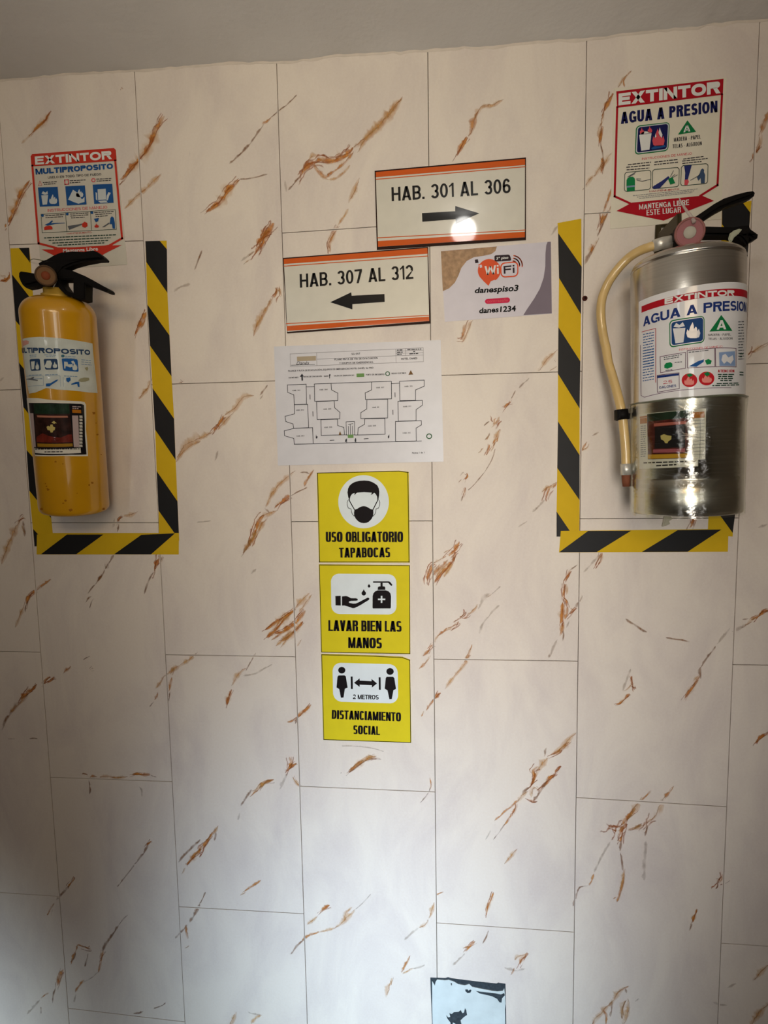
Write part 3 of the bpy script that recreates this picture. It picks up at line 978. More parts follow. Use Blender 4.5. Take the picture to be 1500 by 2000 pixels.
y5:1216,2002 1222,1986 1226,1968 1224,1952
b2:1215,1990 1215,1972 1222,1954
f3:1240,1956 1248,1950
y7:1470,1916 1484,1900 1502,1884
y9:1464,2004 1478,1984 1490,1970 1502,1958
f4:1392,1958 1408,1962 1420,1963
s6:1470,313 1476,298 1484,284
y7:1476,300 1484,280 1488,262
o6:1486,262 1492,244 1502,216
s9:1462,692 1468,688 1474,684
y7:1468,690 1482,680 1502,670
o5:1464,698 1470,690
s8:1474,1452 1484,1440 1502,1430
s7:891,305 898,292 905,280 914,268
o8:914,268 920,256 924,242 928,228 934,216
y8:926,234 932,218 942,208 956,206
y5:940,210 960,206 970,202 982,196
o2:1220,170 1218,158 1226,146 1234,138
y4:1207,172 1214,158 1224,148
s7:1180,218 1186,205 1192,192 1198,182
y8:1173,246 1176,234 1180,218
s5:1172,280 1174,262 1178,246
y6:1172,270 1170,252 1176,238
b2:1172,280 1177,300 1178,318
y7:1160,346 1170,330 1176,316
y6:1142,368 1152,352 1162,342
y5:1172,332 1184,314 1196,296
s5:1174,336 1178,322 1176,308
o4:1178,415 1184,398 1190,382 1196,366
s6:1170,443 1174,430 1178,415
o4:1172,440 1184,420 1196,398
b3:1166,462 1176,440 1188,410
y7:1150,502 1158,484 1166,468
s5:1152,494 1160,478
b4:1139,519 1146,508 1154,490
f3:1076,460 1090,440
y5:478,514 488,506
f4:340,570 352,560 372,556
s5:352,745 356,748
f3:560,375 556,352
f2:370,294 371,304
s3:239,173 240,172
f4:420,900 426,880
f4:1438,1920 1420,1930
y6:700,350 692,372 680,396
f3:690,1420 700,1400
f2:1300,1060 1310,1050
f5:1480,1030 1500,1024
f4:500,1110 490,1122
"""
VST = {'s': ((218, 150, 64), (184, 104, 36), 0.9, 2), 'o': ((216, 154, 80), (186, 118, 52), 0.82, 1), 'y': ((220, 174, 104), (200, 142, 76), 0.62, 1),
       'b': ((156, 108, 66), (122, 80, 50), 0.75, 0), 'f': ((176, 156, 140), (158, 138, 122), 0.45, 0)}
vr = random.Random(11)
tile_bufs = {}
def find_tile(x, z):
    for i, (t, q) in enumerate(TILES):
        if min(q[0][0], q[3][0]) - .0015 <= x <= max(q[1][0], q[2][0]) + .0015 and min(q[0][1], q[1][1]) - .0015 <= z <= max(q[2][1], q[3][1]) + .0015: return i
    return None
def ribbon(pts, width, c1, c2, alpha, seed, jit, layer, sharp=0.5):
    # width in metres
    P = [Vector((a, b)) for a, b in pts]; Q = []
    for i in range(len(P) - 1):
        p0 = P[max(i - 1, 0)]; p1 = P[i]; p2 = P[i + 1]; p3 = P[min(i + 2, len(P) - 1)]
        n = max(3, int((p2 - p1).length / 0.0016))
        for k in range(n):
            t = k / n
            Q.append(0.5 * ((2 * p1) + (p2 - p0) * t + (2 * p0 - 5 * p1 + 4 * p2 - p3) * t * t + (3 * p1 - p0 - 3 * p2 + p3) * t ** 3))
    Q.append(P[-1]); N = len(Q)
    rows = []
    for i, p in enumerate(Q):
        d = (Q[min(i + 1, N - 1)] - Q[max(i - 1, 0)]); d = d.normalized() if d.length else Vector((1, 0))
        nn = Vector((-d.y, d.x)); u = i / (N - 1)
        s = noise.noise(Vector((p.x * 90, p.y * 90, seed))); s2 = noise.noise(Vector((p.x * 300, p.y * 300, seed + 9)))
        tp = min(1.0, (u * N * 0.0016 + 0.0005) / (width * 1.5)) ** .8 * min(1.0, ((1 - u) * N * 0.0016 + 0.0005) / (width * 1.5)) ** .8
        w = width * tp * max(0.25, 1 + 0.85 * s + 0.4 * s2) * 0.5
        c = p + nn * jit * (s * 0.9 + s2 * 0.4)
        a = alpha * max(0.25, min(1.0, 0.85 + 0.9 * noise.noise(Vector((p.x * 90, p.y * 90, seed + 30))))) * (0.45 + .55 * tp)
        cm = max(0, min(1, 0.45 + 1.4 * noise.noise(Vector((p.x * 160, p.y * 160, seed + 50)))))
        rows.append((c, nn, w, a, cm))
    for i in range(N - 1):
        r0, r1 = rows[i], rows[i + 1]
        mid = (r0[0] + r1[0]) / 2; ti = find_tile(mid.x, mid.y)
        if ti is None: continue
        q = TILES[ti][1]
        x0, x1 = max(q[0][0], q[3][0]) + .0006, min(q[1][0], q[2][0]) - .0006
        z0_, z1_ = max(q[0][1], q[1][1]) + .0006, min(q[2][1], q[3][1]) - .0006
        buf = tile_bufs.setdefault(ti, ([], [], []))
        V, F, C = buf
        prof = ((-1.0, 0.0, 0.5), (-0.7, sharp, 0.7), (0.0, 1.0, 0.0), (0.6, sharp, 0.2), (1.0, 0.0, 0.0))
        n = len(V)
        for r in (r0, r1):
            for o, pa, dk in prof:
                pp = r[0] + r[1] * (r[2] * o)
                V.append((min(max(pp.x, x0), x1), -0.00004 - 0.000008 * layer, min(max(pp.y, z0_), z1_)))
                k = max(0, min(1, r[4] * .75 + dk * .3)); C.append(tuple(c1[j] * (1 - k) + c2[j] * k for j in range(3)) + (r[3] * pa,))
        for j in range(4): F.append((n + j, n + j + 1, n + 6 + j, n + 5 + j))
PXM = 0.00132
STROKES = []
for line in (l for l in VEINS.strip().split('\n') if l):
    hd, body = line.split(':'); pts = []
    for tok in body.split():
        a, b = tok.split(','); p = at(float(a), float(b)); pts.append((p[0], p[2]))
    STROKES.append((hd[0], float(hd[1:]), pts))
# the print repeats on the tiles further along the wall
for st, wpx, pts in list(STROKES):
    for dx in (-1.28, 1.28):
        q = [(x + dx, z) for x, z in pts]
        if (dx > 0 and min(x for x, z in q) > 0.74) or (dx < 0 and max(x for x, z in q) < -1.06): STROKES.append((st, wpx, q))
for li, (st, wpx, pts) in enumerate(STROKES):
    c1, c2, al, extra = VST[st]; c1 = lin(c1)[:3]; c2 = lin(c2)[:3]
    base = (li * 5) % 30
    w = wpx * PXM
    if st == 's':
        ribbon(pts, w * 2.3, lin((222, 178, 108))[:3], lin((214, 160, 88))[:3], 0.55, li, w * .25, base, .4)
        ribbon(pts, w * 0.8, c1, c2, al, li + .5, w * .22, base + 1, .7)
        for e in range(3):
            off = vr.uniform(-.55, .55) * w; off2 = vr.uniform(-.75, .75) * w
            m = len(pts) - 1
            pp = []
            for i, p in enumerate(pts):
                t = i / m; o = off * (1 - t) + off2 * t
                d = Vector(pts[min(i + 1, m)]) - Vector(pts[max(i - 1, 0)]); d.normalize()
                pp.append((p[0] - d.y * o, p[1] + d.x * o))
            d0 = (Vector(pts[0]) - Vector(pts[1])).normalized(); k = vr.uniform(-.3, 1.2) * w
            pp[0] = (pp[0][0] + d0.x * k, pp[0][1] + d0.y * k)
            ribbon(pp, max(.0009, w * .17), c2, lin((150, 84, 34))[:3], .65 if e else .8, li + e + 1, w * .2, base + 2 + e, .7)
    else:
        ribbon(pts, w * (1.45 if st == 'y' else 1), c1, c2, al, li, w * .3, base, .6 if st != 'y' else .5)
        if st in 'oy' and wpx >= 4:
            for e in range(extra):
                off = vr.uniform(-.6, .6) * w
                pp = [(p[0] + off * .7, p[1] + off * .7) for p in pts]
                ribbon(pp, max(.0007, w * .18), c2, lin((146, 92, 50))[:3], .6, li + e + 1, w * .25, base + 2 + e, .6)
for ti, (V, F, C) in tile_bufs.items():
    o = mesh_obj('vein', V, F, M['vein'], TILES[ti][0])
    ca = o.data.color_attributes.new('Col', 'FLOAT_COLOR', 'POINT')
    ca.data.foreach_set('color', [x for c in C for x in c])


YEL = ink('tape_yellow', (214, 178, 34), 0.38); TBLK = ink('tape_black', (14, 14, 17), 0.42, noise_amt=0.2, spec=.35)
TAPEG = 'black and yellow hazard tape strips around the extinguishers'
def tape(quad, stripes, label, depth=0.0, th=0.0002):
    c = at(*[sum(p[i] for p in quad) / len(quad) for i in (0, 1)]); c[1] = -depth
    r = empty('hazard_tape', tuple(c), label, 'tape', TAPEG)
    slab('tape_strip', quad, depth, depth + th, YEL, r)
    sh = Sheet(WallSurf(depth + th), lambda x, y: (x, y), r, 0.00015)
    for s in stripes: sh.poly('black_stripe', s, TBLK, 0)
    return r
def xint(pl, y):
    for a, b in zip(pl[:-1], pl[1:]):
        if a[1] <= y <= b[1] or b is pl[-1]: return a[0] + (b[0] - a[0]) * (y - a[1]) / (b[1] - a[1])
def band(Ll, Rr, yl0, yl1, yr0, yr1):
    pts = [(xint(Ll, yl0), yl0), (xint(Rr, yr0), yr0)]
    pts += [p for p in Rr if yr0 < p[1] < yr1]
    pts += [(xint(Rr, yr1), yr1), (xint(Ll, yl1), yl1)]
    pts += [p for p in Ll if yl0 < p[1] < yl1][::-1]
    return pts
La = [(20, 485), (24, 541), (37, 708), (46, 797), (52, 878), (58, 969), (67.5, 1067)]; Ra = [(57, 484), (60, 512), (64, 571), (76, 720), (89, 877), (98.7, 1001), (104, 1050), (106, 1067)]
tape(La + Ra[::-1], [[(37, 484.5), (57, 484), (59, 513)], band(La, Ra, 536, 626, 590, 680), band(La, Ra, 708, 795, 762, 848), band(La, Ra, 879, 958, 925, 1012),
     [(64.8, 1033), (67.5, 1067), (104, 1067), (90, 1060)]], 'upright yellow and black hazard tape partly hidden behind the yellow extinguisher')
Lb = [(284, 471), (288, 595), (293, 675), (298, 758), (303, 839), (306, 920), (309.6, 996.5), (310.5, 1056)]
Rb = [(325.5, 470), (327, 572), (331, 655), (335, 735), (340, 818), (343, 898), (346.6, 979), (350, 1056)]
tape(Lb + Rb[::-1], [[(284, 471), (312, 470.4), (326, 487), (327, 572), (286, 512)], band(Lb, Rb, 595, 675, 655, 735), band(Lb, Rb, 758, 839, 818, 898), band(Lb, Rb, 920, 997, 979, 1054)],
     'upright hazard tape strip to the right of the yellow extinguisher')
tape([(72, 1044), (104, 1041), (349.5, 1041), (349, 1083), (71.5, 1083)], [[(130.7, 1044), (202, 1044), (149, 1082.5), (80, 1082.5)], [(276, 1044.6), (342, 1041.5), (294.8, 1082.8), (223, 1082.5)]],
     'horizontal hazard tape strip below the yellow extinguisher', 0.0004)
Lc = [(1089, 435.6), (1090, 455), (1091.8, 543), (1090.6, 639), (1089.8, 730), (1089.8, 823), (1088.4, 914), (1087, 999), (1087, 1048)]
Rc = [(1135.4, 427), (1136, 521), (1134.6, 615), (1133.5, 706), (1132, 798), (1132, 889), (1132, 977), (1131.5, 1048)]
tape(Lc + Rc[::-1], [band(Lc, Rc, 455, 543, 521, 614), band(Lc, Rc, 639, 730, 706, 798), band(Lc, Rc, 823, 914, 889, 977), [(1087, 999), (1113, 1037), (1120, 1048), (1087, 1048)]],
     'upright hazard tape strip left of the steel extinguisher and its hose')
Ld = [(1410.4, 401), (1408, 500), (1403, 620), (1397, 760), (1390, 900), (1384, 1005), (1382, 1045)]
Rd = [(1468, 392), (1460, 480), (1454, 600), (1447, 740), (1440, 880), (1433, 1005), (1431, 1048)]
tape(Ld + Rd[::-1], [[(1410.4, 401), (1450, 395), (1465, 415), (1460, 505), (1410, 438)], band(Ld, Rd, 520, 612, 600, 692), band(Ld, Rd, 704, 796, 784, 876), [(1390.5, 888), (1440.5, 968), (1431, 1041), (1387, 980)]],
     'upright hazard tape mostly hidden behind the steel extinguisher')
tape([(1095.4, 1037), (1423, 1033), (1421.6, 1077.6), (1091.8, 1079)], [[(1148.6, 1037), (1232.6, 1036.6), (1165.4, 1078.2), (1092, 1078.6)], [(1323.6, 1035.4), (1409, 1034.2), (1343, 1077.6), (1253.6, 1078)]],
     'horizontal hazard tape strip below the steel extinguisher', 0.0004)

def sign_root(name, quad, depth, label, cat, group=None):
    c = at(sum(p[0] for p in quad) / 4, sum(p[1] for p in quad) / 4, -depth)
    return empty(name, tuple(c), label, cat, group)
def sub(k, lst): return [k(*p) for p in lst]

# ---- room number signs (acrylic plates)
ORG = ink('orange_band', (208, 92, 28), 0.25, coat=0.6); ACR = ink('acrylic_face', (214, 211, 198), 0.3, coat=1.0, spec=0.6); EDG = ink('dark_plate_edge', (46, 26, 20), 0.5)
ACI = ink('acrylic_black', (14, 14, 16), 0.25, coat=0.8)
k = K(530, 300, 2.6786)
def room_sign(outer, face, top, topl, botl, bot, txt, q, arrow, label):
    r = sign_root('room_sign', sub(k, outer), 0, label, 'sign', 'orange banded room direction signs')
    slab('plate_edge', sub(k, outer), 0.0, 0.0024, EDG, r)
    slab('face_panel', sub(k, face), 0.002, 0.0030, ACR, r)
    sh = Sheet(WallSurf(0.0030), k, r)
    sh.poly('orange_band', top, ORG, 0); sh.poly('orange_band', bot, ORG, 0)
    sh.lines('orange_line', [topl], 4.4, ORG, 0); sh.lines('orange_line', [botl], 4.4, ORG, 0)
    sh.text('lettering', txt, *q, ACI, 1, weight=.165, gap=.09)
    sh.poly('arrow', arrow, ACI, 1)
    return r
room_sign([(540, 90), (1332, 20), (1332, 450), (552, 502)], [(546, 97), (1327, 28), (1326, 438), (558, 488)], [(546, 97), (1327, 28), (1327, 60), (547, 124)], [(548, 135), (1327, 69)],
          [(556, 441), (1326, 400)], [(557, 458), (1326, 409), (1326, 438), (558, 488)], 'HAB. 301 AL 306', ((630, 250), (1252, 206), (1250, 130), (628, 177)),
          [(788, 312), (962, 302), (962, 275), (1087, 313), (964, 367), (964, 343), (790, 357)], 'sign reading HAB. 301 AL 306 with a black arrow pointing right')
room_sign([(60, 546), (820, 488), (832, 887), (82, 939)], [(65, 552), (816, 494), (826, 876), (84, 932)], [(65, 552), (816, 494), (818, 524), (66, 578)], [(67, 589), (818, 536)],
          [(79, 890), (824, 846)], [(81, 902), (825, 853), (826, 876), (83, 928)], 'HAB. 307 AL 312', ((150, 702), (743, 655), (740, 582), (148, 631)),
          [(308, 778), (418, 726), (420, 744), (592, 735), (593, 776), (424, 788), (424, 815)], 'sign reading HAB. 307 AL 312 with a black arrow pointing left')

# ---- wireless password card
r = sign_root('wireless_card', sub(k, [(887, 510), (1462, 460), (1468, 837), (907, 880)]), 0, 'white card with wireless name and password under the HAB. 301 sign', 'card')
WCARD = ink('glossy_card', (212, 208, 218), 0.35, coat=0.3, coat_rough=0.3, bump=0.04, bscale=320)
slab('card', sub(k, [(887, 510), (1462, 460), (1468, 837), (907, 880)]), 0.0, 0.0006, WCARD, r)
sh = Sheet(WallSurf(0.0006), k, r)
TAN = ink('card_tan_corner', (170, 138, 106), 0.3, coat=0.5, noise_amt=.25, scale=120, bump=0.25, bscale=260)
MAU = ink('card_grey_wave', (128, 118, 130), 0.3)
sh.poly('tan_corner', [(887, 511), (1180, 486), (1172, 510), (1150, 526), (1110, 535), (1060, 542), (1022, 562), (994, 598), (978, 640), (960, 675), (930, 705), (897, 720)], TAN, 0)
sh.poly('grey_wave', [(1445, 462), (1462, 461), (1467, 836), (1318, 845), (1340, 810), (1374, 760), (1404, 708), (1424, 650), (1433, 590), (1434, 520), (1438, 480)], MAU, 0)
LOGO = ink('logo_orange', (222, 92, 56), 0.3)
out = [(1140 + 60 * math.cos(a), 612 - 60 * math.sin(a)) for a in [math.radians(x) for x in range(-60, 226, 11)]]
sh.poly('speech_balloon', out + [(1096, 652), (1110, 668), (1136, 692), (1148, 668), (1170, 660)], LOGO, 1)
sh.poly('logo_box', sh.rrect([(1196, 572), (1292, 564), (1292, 644), (1200, 650)], 22), LOGO, 2)
sh.poly('logo_box_face', sh.rrect([(1203, 578), (1286, 571), (1286, 638), (1205, 644)], 18), WCARD, 3)
sh.text('lettering', 'Wi', (1117, 636), (1190, 630), (1188, 584), (1115, 590), WHITE, 4, weight=.2, gap=.1)
sh.text('lettering', 'Fi', (1216, 630), (1272, 625), (1271, 584), (1214, 589), ink('logo_dark', (52, 40, 48), 0.3), 4, weight=.22, gap=.16)
sh.poly('floor_tag', sh.rrect([(1166, 534), (1246, 529), (1256, 560), (1168, 566)], 8), ink('logo_dark', (52, 40, 48)), 4)
sh.text('lettering', '3° piso', (1176, 557), (1240, 551), (1238, 537), (1174, 543), WHITE, 5, bold=0.03, shear=0.2)
for rr in (22, 36, 50):
    sh.lines('signal_arc', [[(1262 + rr * math.cos(a), 584 - rr * math.sin(a)) for a in [math.radians(x) for x in range(-8, 84, 9)]]], 6, LOGO, 1)
sh.poly('square_mark', [(1064, 556), (1080, 553), (1084, 571), (1067, 574)], ink('logo_dark', (52, 40, 48)), 1)
sh.poly('square_mark', [(1083, 580), (1103, 576), (1107, 600), (1088, 604)], LOGO, 3)
sh.poly('square_mark', [(1088, 585), (1100, 582), (1103, 596), (1091, 599)], WCARD, 4)
sh.text('lettering', 'danespiso3', (1064, 731), (1293, 719), (1293, 684), (1064, 700), BLACK, 1, bold=0.03, shear=0.15)
sh.poly('pill_mark', sh.rrect([(1116, 762), (1248, 752), (1248, 780), (1118, 787)], 13), ink('magenta_ink', (206, 44, 82), 0.3), 1)
sh.text('lettering', 'contraseña', (1128, 781), (1238, 773), (1238, 757), (1128, 764), PINK, 2, bold=0.02)
sh.text('lettering', 'danes1234', (1087, 836), (1280, 825), (1278, 793), (1087, 806), BLACK, 1, bold=0.03, shear=0.1)

# ---- laminated evacuation plan
k = K(520, 650, 4.1667)
q = [(62, 112), (1420, 58), (1443, 1048), (95, 1080)]
r = sign_root('evacuation_plan', sub(k, q), 0, 'laminated white evacuation floor plan sheet with black room outlines', 'poster')
LAM = ink('laminated_sheet', (214, 214, 220), 0.4, coat=0.5, coat_rough=0.3, bump=0.06, bscale=260)
slab('laminated_sheet', sub(k, q), 0.0, 0.0012, LAM, r)
sh = Sheet(WallSurf(0.0012), k, r); LN = ink('plan_line', (52, 52, 60), 0.35); TX = ink('plan_text', (60, 58, 64), 0.35)
sh.lines('title_table', [[(195, 172), (1278, 122), (1280, 235), (198, 275), (195, 172)], [(410, 162), (413, 268)], [(1054, 132), (1056, 244)], [(412, 215), (1055, 187), (1278, 182)],
                         [(1056, 150), (1277, 142)], [(1056, 168), (1277, 162)], [(1135, 130), (1135, 186)]], 2.6, ink('plan_table_grey', (140, 138, 142)), 1)
sh.poly('logo_field', [(250, 195), (405, 188), (405, 226), (252, 232)], ink('logo_tan', (176, 162, 138)), 1)
sh.text('lettering', 'Danés', (245, 262), (350, 256), (350, 228), (245, 234), TX, 2, shear=0.3)
sh.lines('logo_underline', [[(205, 264), (395, 258)]], 3, TX, 2)
sh.text('lettering', 'SG-SST', (694, 180), (765, 177), (765, 162), (694, 165), TX, 2, bold=.02)
sh.text('lettering', 'PLANO RUTA DE VÍA DE EVACUACIÓN', (556, 225), (906, 212), (906, 198), (556, 211), TX, 2, bold=.025)
sh.text('lettering', 'Y EQUIPOS DE EMERGENCIAS', (595, 255), (870, 245), (870, 232), (595, 241), TX, 2, bold=.025)
sh.text('lettering', 'HOTEL DANÉS', (1098, 220), (1230, 215), (1230, 200), (1098, 205), TX, 2, bold=.025)
sh.dashes('fine_print', [(1064, 142, 1108, 140), (1064, 160, 1110, 158), (1064, 177, 1102, 175), (1148, 138, 1262, 132), (1196, 153, 1212, 152), (1165, 172, 1242, 168)], 7, TX, 2)
sh.text('lettering', 'PLANOS Y RUTA DE EVACUACIÓN, EQUIPOS DE EMERGENCIAS HOTEL DANÉS, 3er PISO', (180, 318), (873, 291), (873, 277), (180, 304), TX, 2, bold=.02)
sh.text('lettering', 'EXTINTORES', (184, 372), (262, 369), (262, 357), (184, 360), TX, 2, bold=.02)
sh.text('lettering', 'RUTAS DE EVACUACIÓN', (305, 364), (452, 359), (452, 348), (305, 353), TX, 2, bold=.02)
sh.text('lettering', 'SALIDA', (470, 359), (506, 357), (506, 346), (470, 348), TX, 2, bold=.02)
sh.text('lettering', 'SALIDA DE EMERGENCIAS', (550, 356), (716, 351), (716, 340), (550, 345), TX, 2, bold=.02)
sh.text('lettering', 'PUNTO DE ENCUENTRO', (812, 348), (962, 344), (962, 332), (812, 336), TX, 2, bold=.02)
sh.text('lettering', 'RIESGO ELÉCTRICO', (1020, 338), (1138, 334), (1138, 322), (1020, 326), TX, 2, bold=.02)
sh.polys('legend_arrow', [[(288, 390), (286, 358), (274, 358), (292, 332), (306, 355), (298, 356), (300, 389)], [(514, 372), (513, 350), (510, 346), (518, 334), (525, 345), (520, 350), (519, 371)]], LN, 2)
sh.poly('legend_exit_mark', [(735, 333), (797, 330), (798, 358), (736, 361)], ink('plan_green', (112, 152, 92)), 2)
sh.disc('legend_meeting_mark', 988, 333, 19, 19, ink('plan_ring_green', (62, 104, 72)), 2, ring=7)
sh.poly('legend_risk_mark', [(1158, 342), (1176, 304), (1196, 340)], ink('plan_risk_brown', (122, 92, 58)), 2)
rooms = [[(172, 425), (325, 418), (328, 582), (228, 585), (225, 505), (175, 485)], [(228, 585), (338, 583), (345, 772), (225, 778), (218, 742), (160, 722), (153, 680), (230, 660)],
         [(225, 778), (378, 772), (382, 903), (228, 907), (225, 860), (150, 838), (147, 798)], [(392, 417), (528, 412), (532, 465), (583, 492), (582, 552), (395, 558)],
         [(410, 560), (553, 553), (557, 610), (600, 648), (598, 700), (415, 706)], [(445, 707), (580, 703), (582, 755), (632, 770), (637, 830), (448, 836)],
         [(858, 400), (1018, 395), (1020, 537), (808, 543), (805, 490), (858, 465)], [(820, 543), (988, 540), (988, 693), (770, 698), (770, 650), (818, 620)],
         [(803, 700), (965, 697), (967, 825), (745, 832), (748, 775), (800, 745)], [(1085, 395), (1285, 385), (1285, 435), (1215, 465), (1215, 550), (1088, 553)],
         [(1072, 558), (1270, 550), (1270, 590), (1220, 625), (1220, 715), (1075, 720)], [(1052, 722), (1262, 715), (1263, 750), (1220, 775), (1222, 880), (1053, 883)]]
for rm in rooms: sh.lines('room_outline', [rm], 4.6, LN, 1, closed=True)
sh.lines('building_outline', [[(325, 440), (390, 438)], [(528, 412), (858, 400)], [(1018, 415), (1085, 410)], [(228, 907), (1263, 880)], [(637, 830), (655, 830)], [(720, 832), (748, 832)],
                              [(655, 862), (655, 893)], [(729, 860), (730, 890)]], 4.6, LN, 1)
sh.lines('stair_outline', [[(650, 725), (718, 722), (720, 830), (652, 832), (650, 725)], [(668, 760), (670, 828)], [(684, 745), (686, 828)], [(701, 758), (702, 828)], [(668, 745), (706, 740)]], 4, LN, 1)
sh.poly('exit_mark', [(663, 830), (710, 828), (711, 855), (665, 857)], ink('plan_green', (112, 152, 92)), 2)
sh.poly('risk_mark', [(589, 832), (601, 800), (613, 830)], ink('plan_risk_brown', (122, 92, 58)), 2)
sh.disc('meeting_mark', 1326, 842, 24, 23, ink('plan_ring_green', (62, 104, 72)), 2, ring=8)
sh.polys('route_arrow', [[(404, 858), (406, 826), (410, 842), (420, 845), (412, 862)], [(992, 860), (990, 845), (1002, 825), (1002, 850), (996, 860)], [(642, 890), (644, 872), (650, 862), (656, 874), (651, 888)],
                         [(722, 890), (720, 872), (727, 855), (734, 872), (729, 888)]], LN, 2)
for n, (x, y) in enumerate([(245, 470), (275, 629), (278, 840), (467, 463), (497, 621), (505, 769), (928, 446), (895, 607), (860, 758), (1158, 436), (1146, 600), (1143, 815)]):
    sh.text('lettering', 'HAB. 3%02d' % (n + 1), (x - 32, y + 6), (x + 32, y + 3), (x + 32, y - 7), (x - 32, y - 4), TX, 2, bold=.02)
sh.lines('corridor_label', [[(357, 505), (358, 540)], [(380, 642), (381, 678)], [(1048, 488), (1049, 522)], [(1031, 630), (1032, 664)], [(520, 876), (552, 874)], [(797, 863), (830, 861)]], 5, TX, 2)
sh.text('lettering', 'Página 1 de 1', (1187, 984), (1287, 981), (1287, 967), (1187, 970), TX, 2, bold=.02)

# ---- three yellow safety signs
SY = ink('sign_yellow', (221, 205, 34), 0.45); SB = ink('sign_border', (62, 56, 10), 0.4); SK = ink('sign_black', (20, 14, 16), 0.35); SW = ink('sign_white', (226, 236, 240), 0.3)
YG = 'yellow hygiene signs in a column'
def ysign(k, quad, inset, label):
    r = sign_root('safety_sign', sub(k, quad[:2] + quad[-2:]), 0, label, 'sign', YG)
    slab('plate', sub(k, quad), 0.0, 0.0018, SY, r)
    sh = Sheet(WallSurf(0.0018), k, r)
    return r, sh
k = K(600, 900, 6.818)
Q = [(128, 160), (700, 146), (1220, 132), (1352, 148), (1366, 1357), (158, 1355)]
r, sh = ysign(k, Q, 0, 'yellow sign with a masked face reading USO OBLIGATORIO TAPABOCAS')
sh.lines('border', [[(134, 164), (700, 151), (1220, 138), (1346, 155)], [(1340, 155), (1357, 1350)], [(1360, 1346), (162, 1346)], [(166, 1350), (138, 164)]], 10, SB, 0)
sh.disc('white_disc', 751, 545, 337, 354, SW, 1, 64)
sh.poly('pictogram_hair', [(560, 522), (546, 480), (537, 420), (545, 370), (565, 330), (600, 300), (640, 280), (700, 266), (760, 262), (820, 267), (870, 284), (905, 305), (935, 328), (953, 365), (961, 410), (958, 460), (948, 520),
                           (935, 530), (932, 480), (915, 445), (893, 425), (870, 445), (848, 455), (862, 424), (760, 416), (665, 424), (628, 458), (632, 428), (600, 440), (578, 470), (568, 505), (568, 525)], SK, 2)
sh.lines('pictogram_face_outline', [[(545, 525), (533, 555), (534, 590), (548, 628), (584, 640), (592, 685), (604, 712), (624, 735)], [(958, 525), (967, 555), (965, 590), (952, 628), (918, 640), (911, 685), (900, 712), (880, 735)],
                             ], 7, SK, 2)
sh.lines('pictogram_mask_strap', [[(556, 518), (590, 580), (632, 652)], [(944, 518), (912, 580), (876, 652)]], 12, SK, 2)
sh.poly('pictogram_mask', [(630, 652), (665, 640), (700, 618), (730, 606), (755, 603), (785, 608), (812, 622), (845, 642), (880, 652), (882, 690), (878, 735), (855, 778), (820, 812), (790, 826), (755, 830), (715, 824), (680, 806), (648, 772), (626, 730), (624, 690)], SK, 2)
sh.text('lettering', 'USO OBLIGATORIO', (248, 1080), (1278, 1082), (1278, 942), (248, 946), SK, 1, weight=.262, gap=.036)
sh.text('lettering', 'TAPABOCAS', (425, 1288), (1105, 1285), (1105, 1153), (422, 1157), SK, 1, weight=.262, gap=.036)
k = K(600, 1080, 5.2636)
Q = [(120, 118), (1055, 126), (1060, 1041), (143, 1023)]
r, sh = ysign(k, Q, 0, 'yellow sign with hand and soap bottle reading LAVAR BIEN LAS MANOS')
sh.lines('border', [[(126, 123), (1052, 131), (1056, 1036), (148, 1018), (126, 123)]], 7, SB, 0)
sh.poly('white_field', sh.rrect([(243, 212), (916, 218), (918, 633), (250, 626)], 78, 8), SW, 1)
sh.polys('pictogram_hand', [[(290, 442), (345, 440), (346, 540), (292, 538)], [(358, 446), (400, 442), (422, 448), (450, 464), (505, 465), (520, 472), (520, 486), (505, 490), (455, 492), (436, 496), (428, 504), (436, 513), (470, 520), (500, 519),
             (530, 506), (575, 482), (620, 459), (634, 460), (640, 470), (636, 481), (600, 503), (560, 528), (520, 550), (490, 564), (472, 567), (448, 560), (415, 548), (385, 540), (358, 540)]], SK, 2)
def drop(cx, cy, r_):
    return [(cx + r_ * math.cos(a), cy + r_ * math.sin(a)) for a in [math.radians(x) for x in range(-30, 211, 20)]] + [(cx - r_ * .35, cy - r_ * 1.1), (cx, cy - r_ * 1.9), (cx + r_ * .35, cy - r_ * 1.1)]
sh.polys('pictogram_drop', [drop(582, 414, 23), drop(636, 341, 14)], SK, 2)
sh.polys('pictogram_bottle', [[(676, 569), (672, 560), (673, 445), (680, 415), (700, 393), (725, 384), (808, 384), (836, 393), (856, 415), (862, 445), (860, 560), (856, 569)], [(725, 378), (727, 352), (738, 343), (793, 343), (802, 352), (803, 378)],
             [(754, 306), (776, 306), (776, 344), (754, 344)], [(680, 291), (840, 291), (852, 296), (875, 324), (873, 334), (862, 337), (832, 306), (680, 305), (675, 298)]], SK, 2)
sh.polys('pictogram_cross', [[(728, 468), (757, 468), (757, 440), (773, 440), (773, 468), (803, 468), (803, 484), (773, 484), (773, 512), (757, 512), (757, 484), (728, 484)]], SW, 3)
sh.text('lettering', 'LAVAR BIEN LAS', (218, 800), (970, 809), (970, 700), (218, 690), SK, 1, weight=.262, gap=.036)
sh.text('lettering', 'MANOS', (422, 975), (768, 980), (768, 873), (422, 867), SK, 1, weight=.262, gap=.036)
Q = [(143, 1040), (700, 1056), (980, 1070), (1058, 1100), (1069, 1953), (165, 1923)]
r, sh = ysign(k, Q, 0, 'yellow sign with two figures reading DISTANCIAMIENTO SOCIAL, lowest of three')
sh.lines('border', [[(149, 1046), (700, 1062), (980, 1076)], [(980, 1076), (1054, 1103), (1064, 1948), (170, 1918), (150, 1046)]], 7, SB, 0)
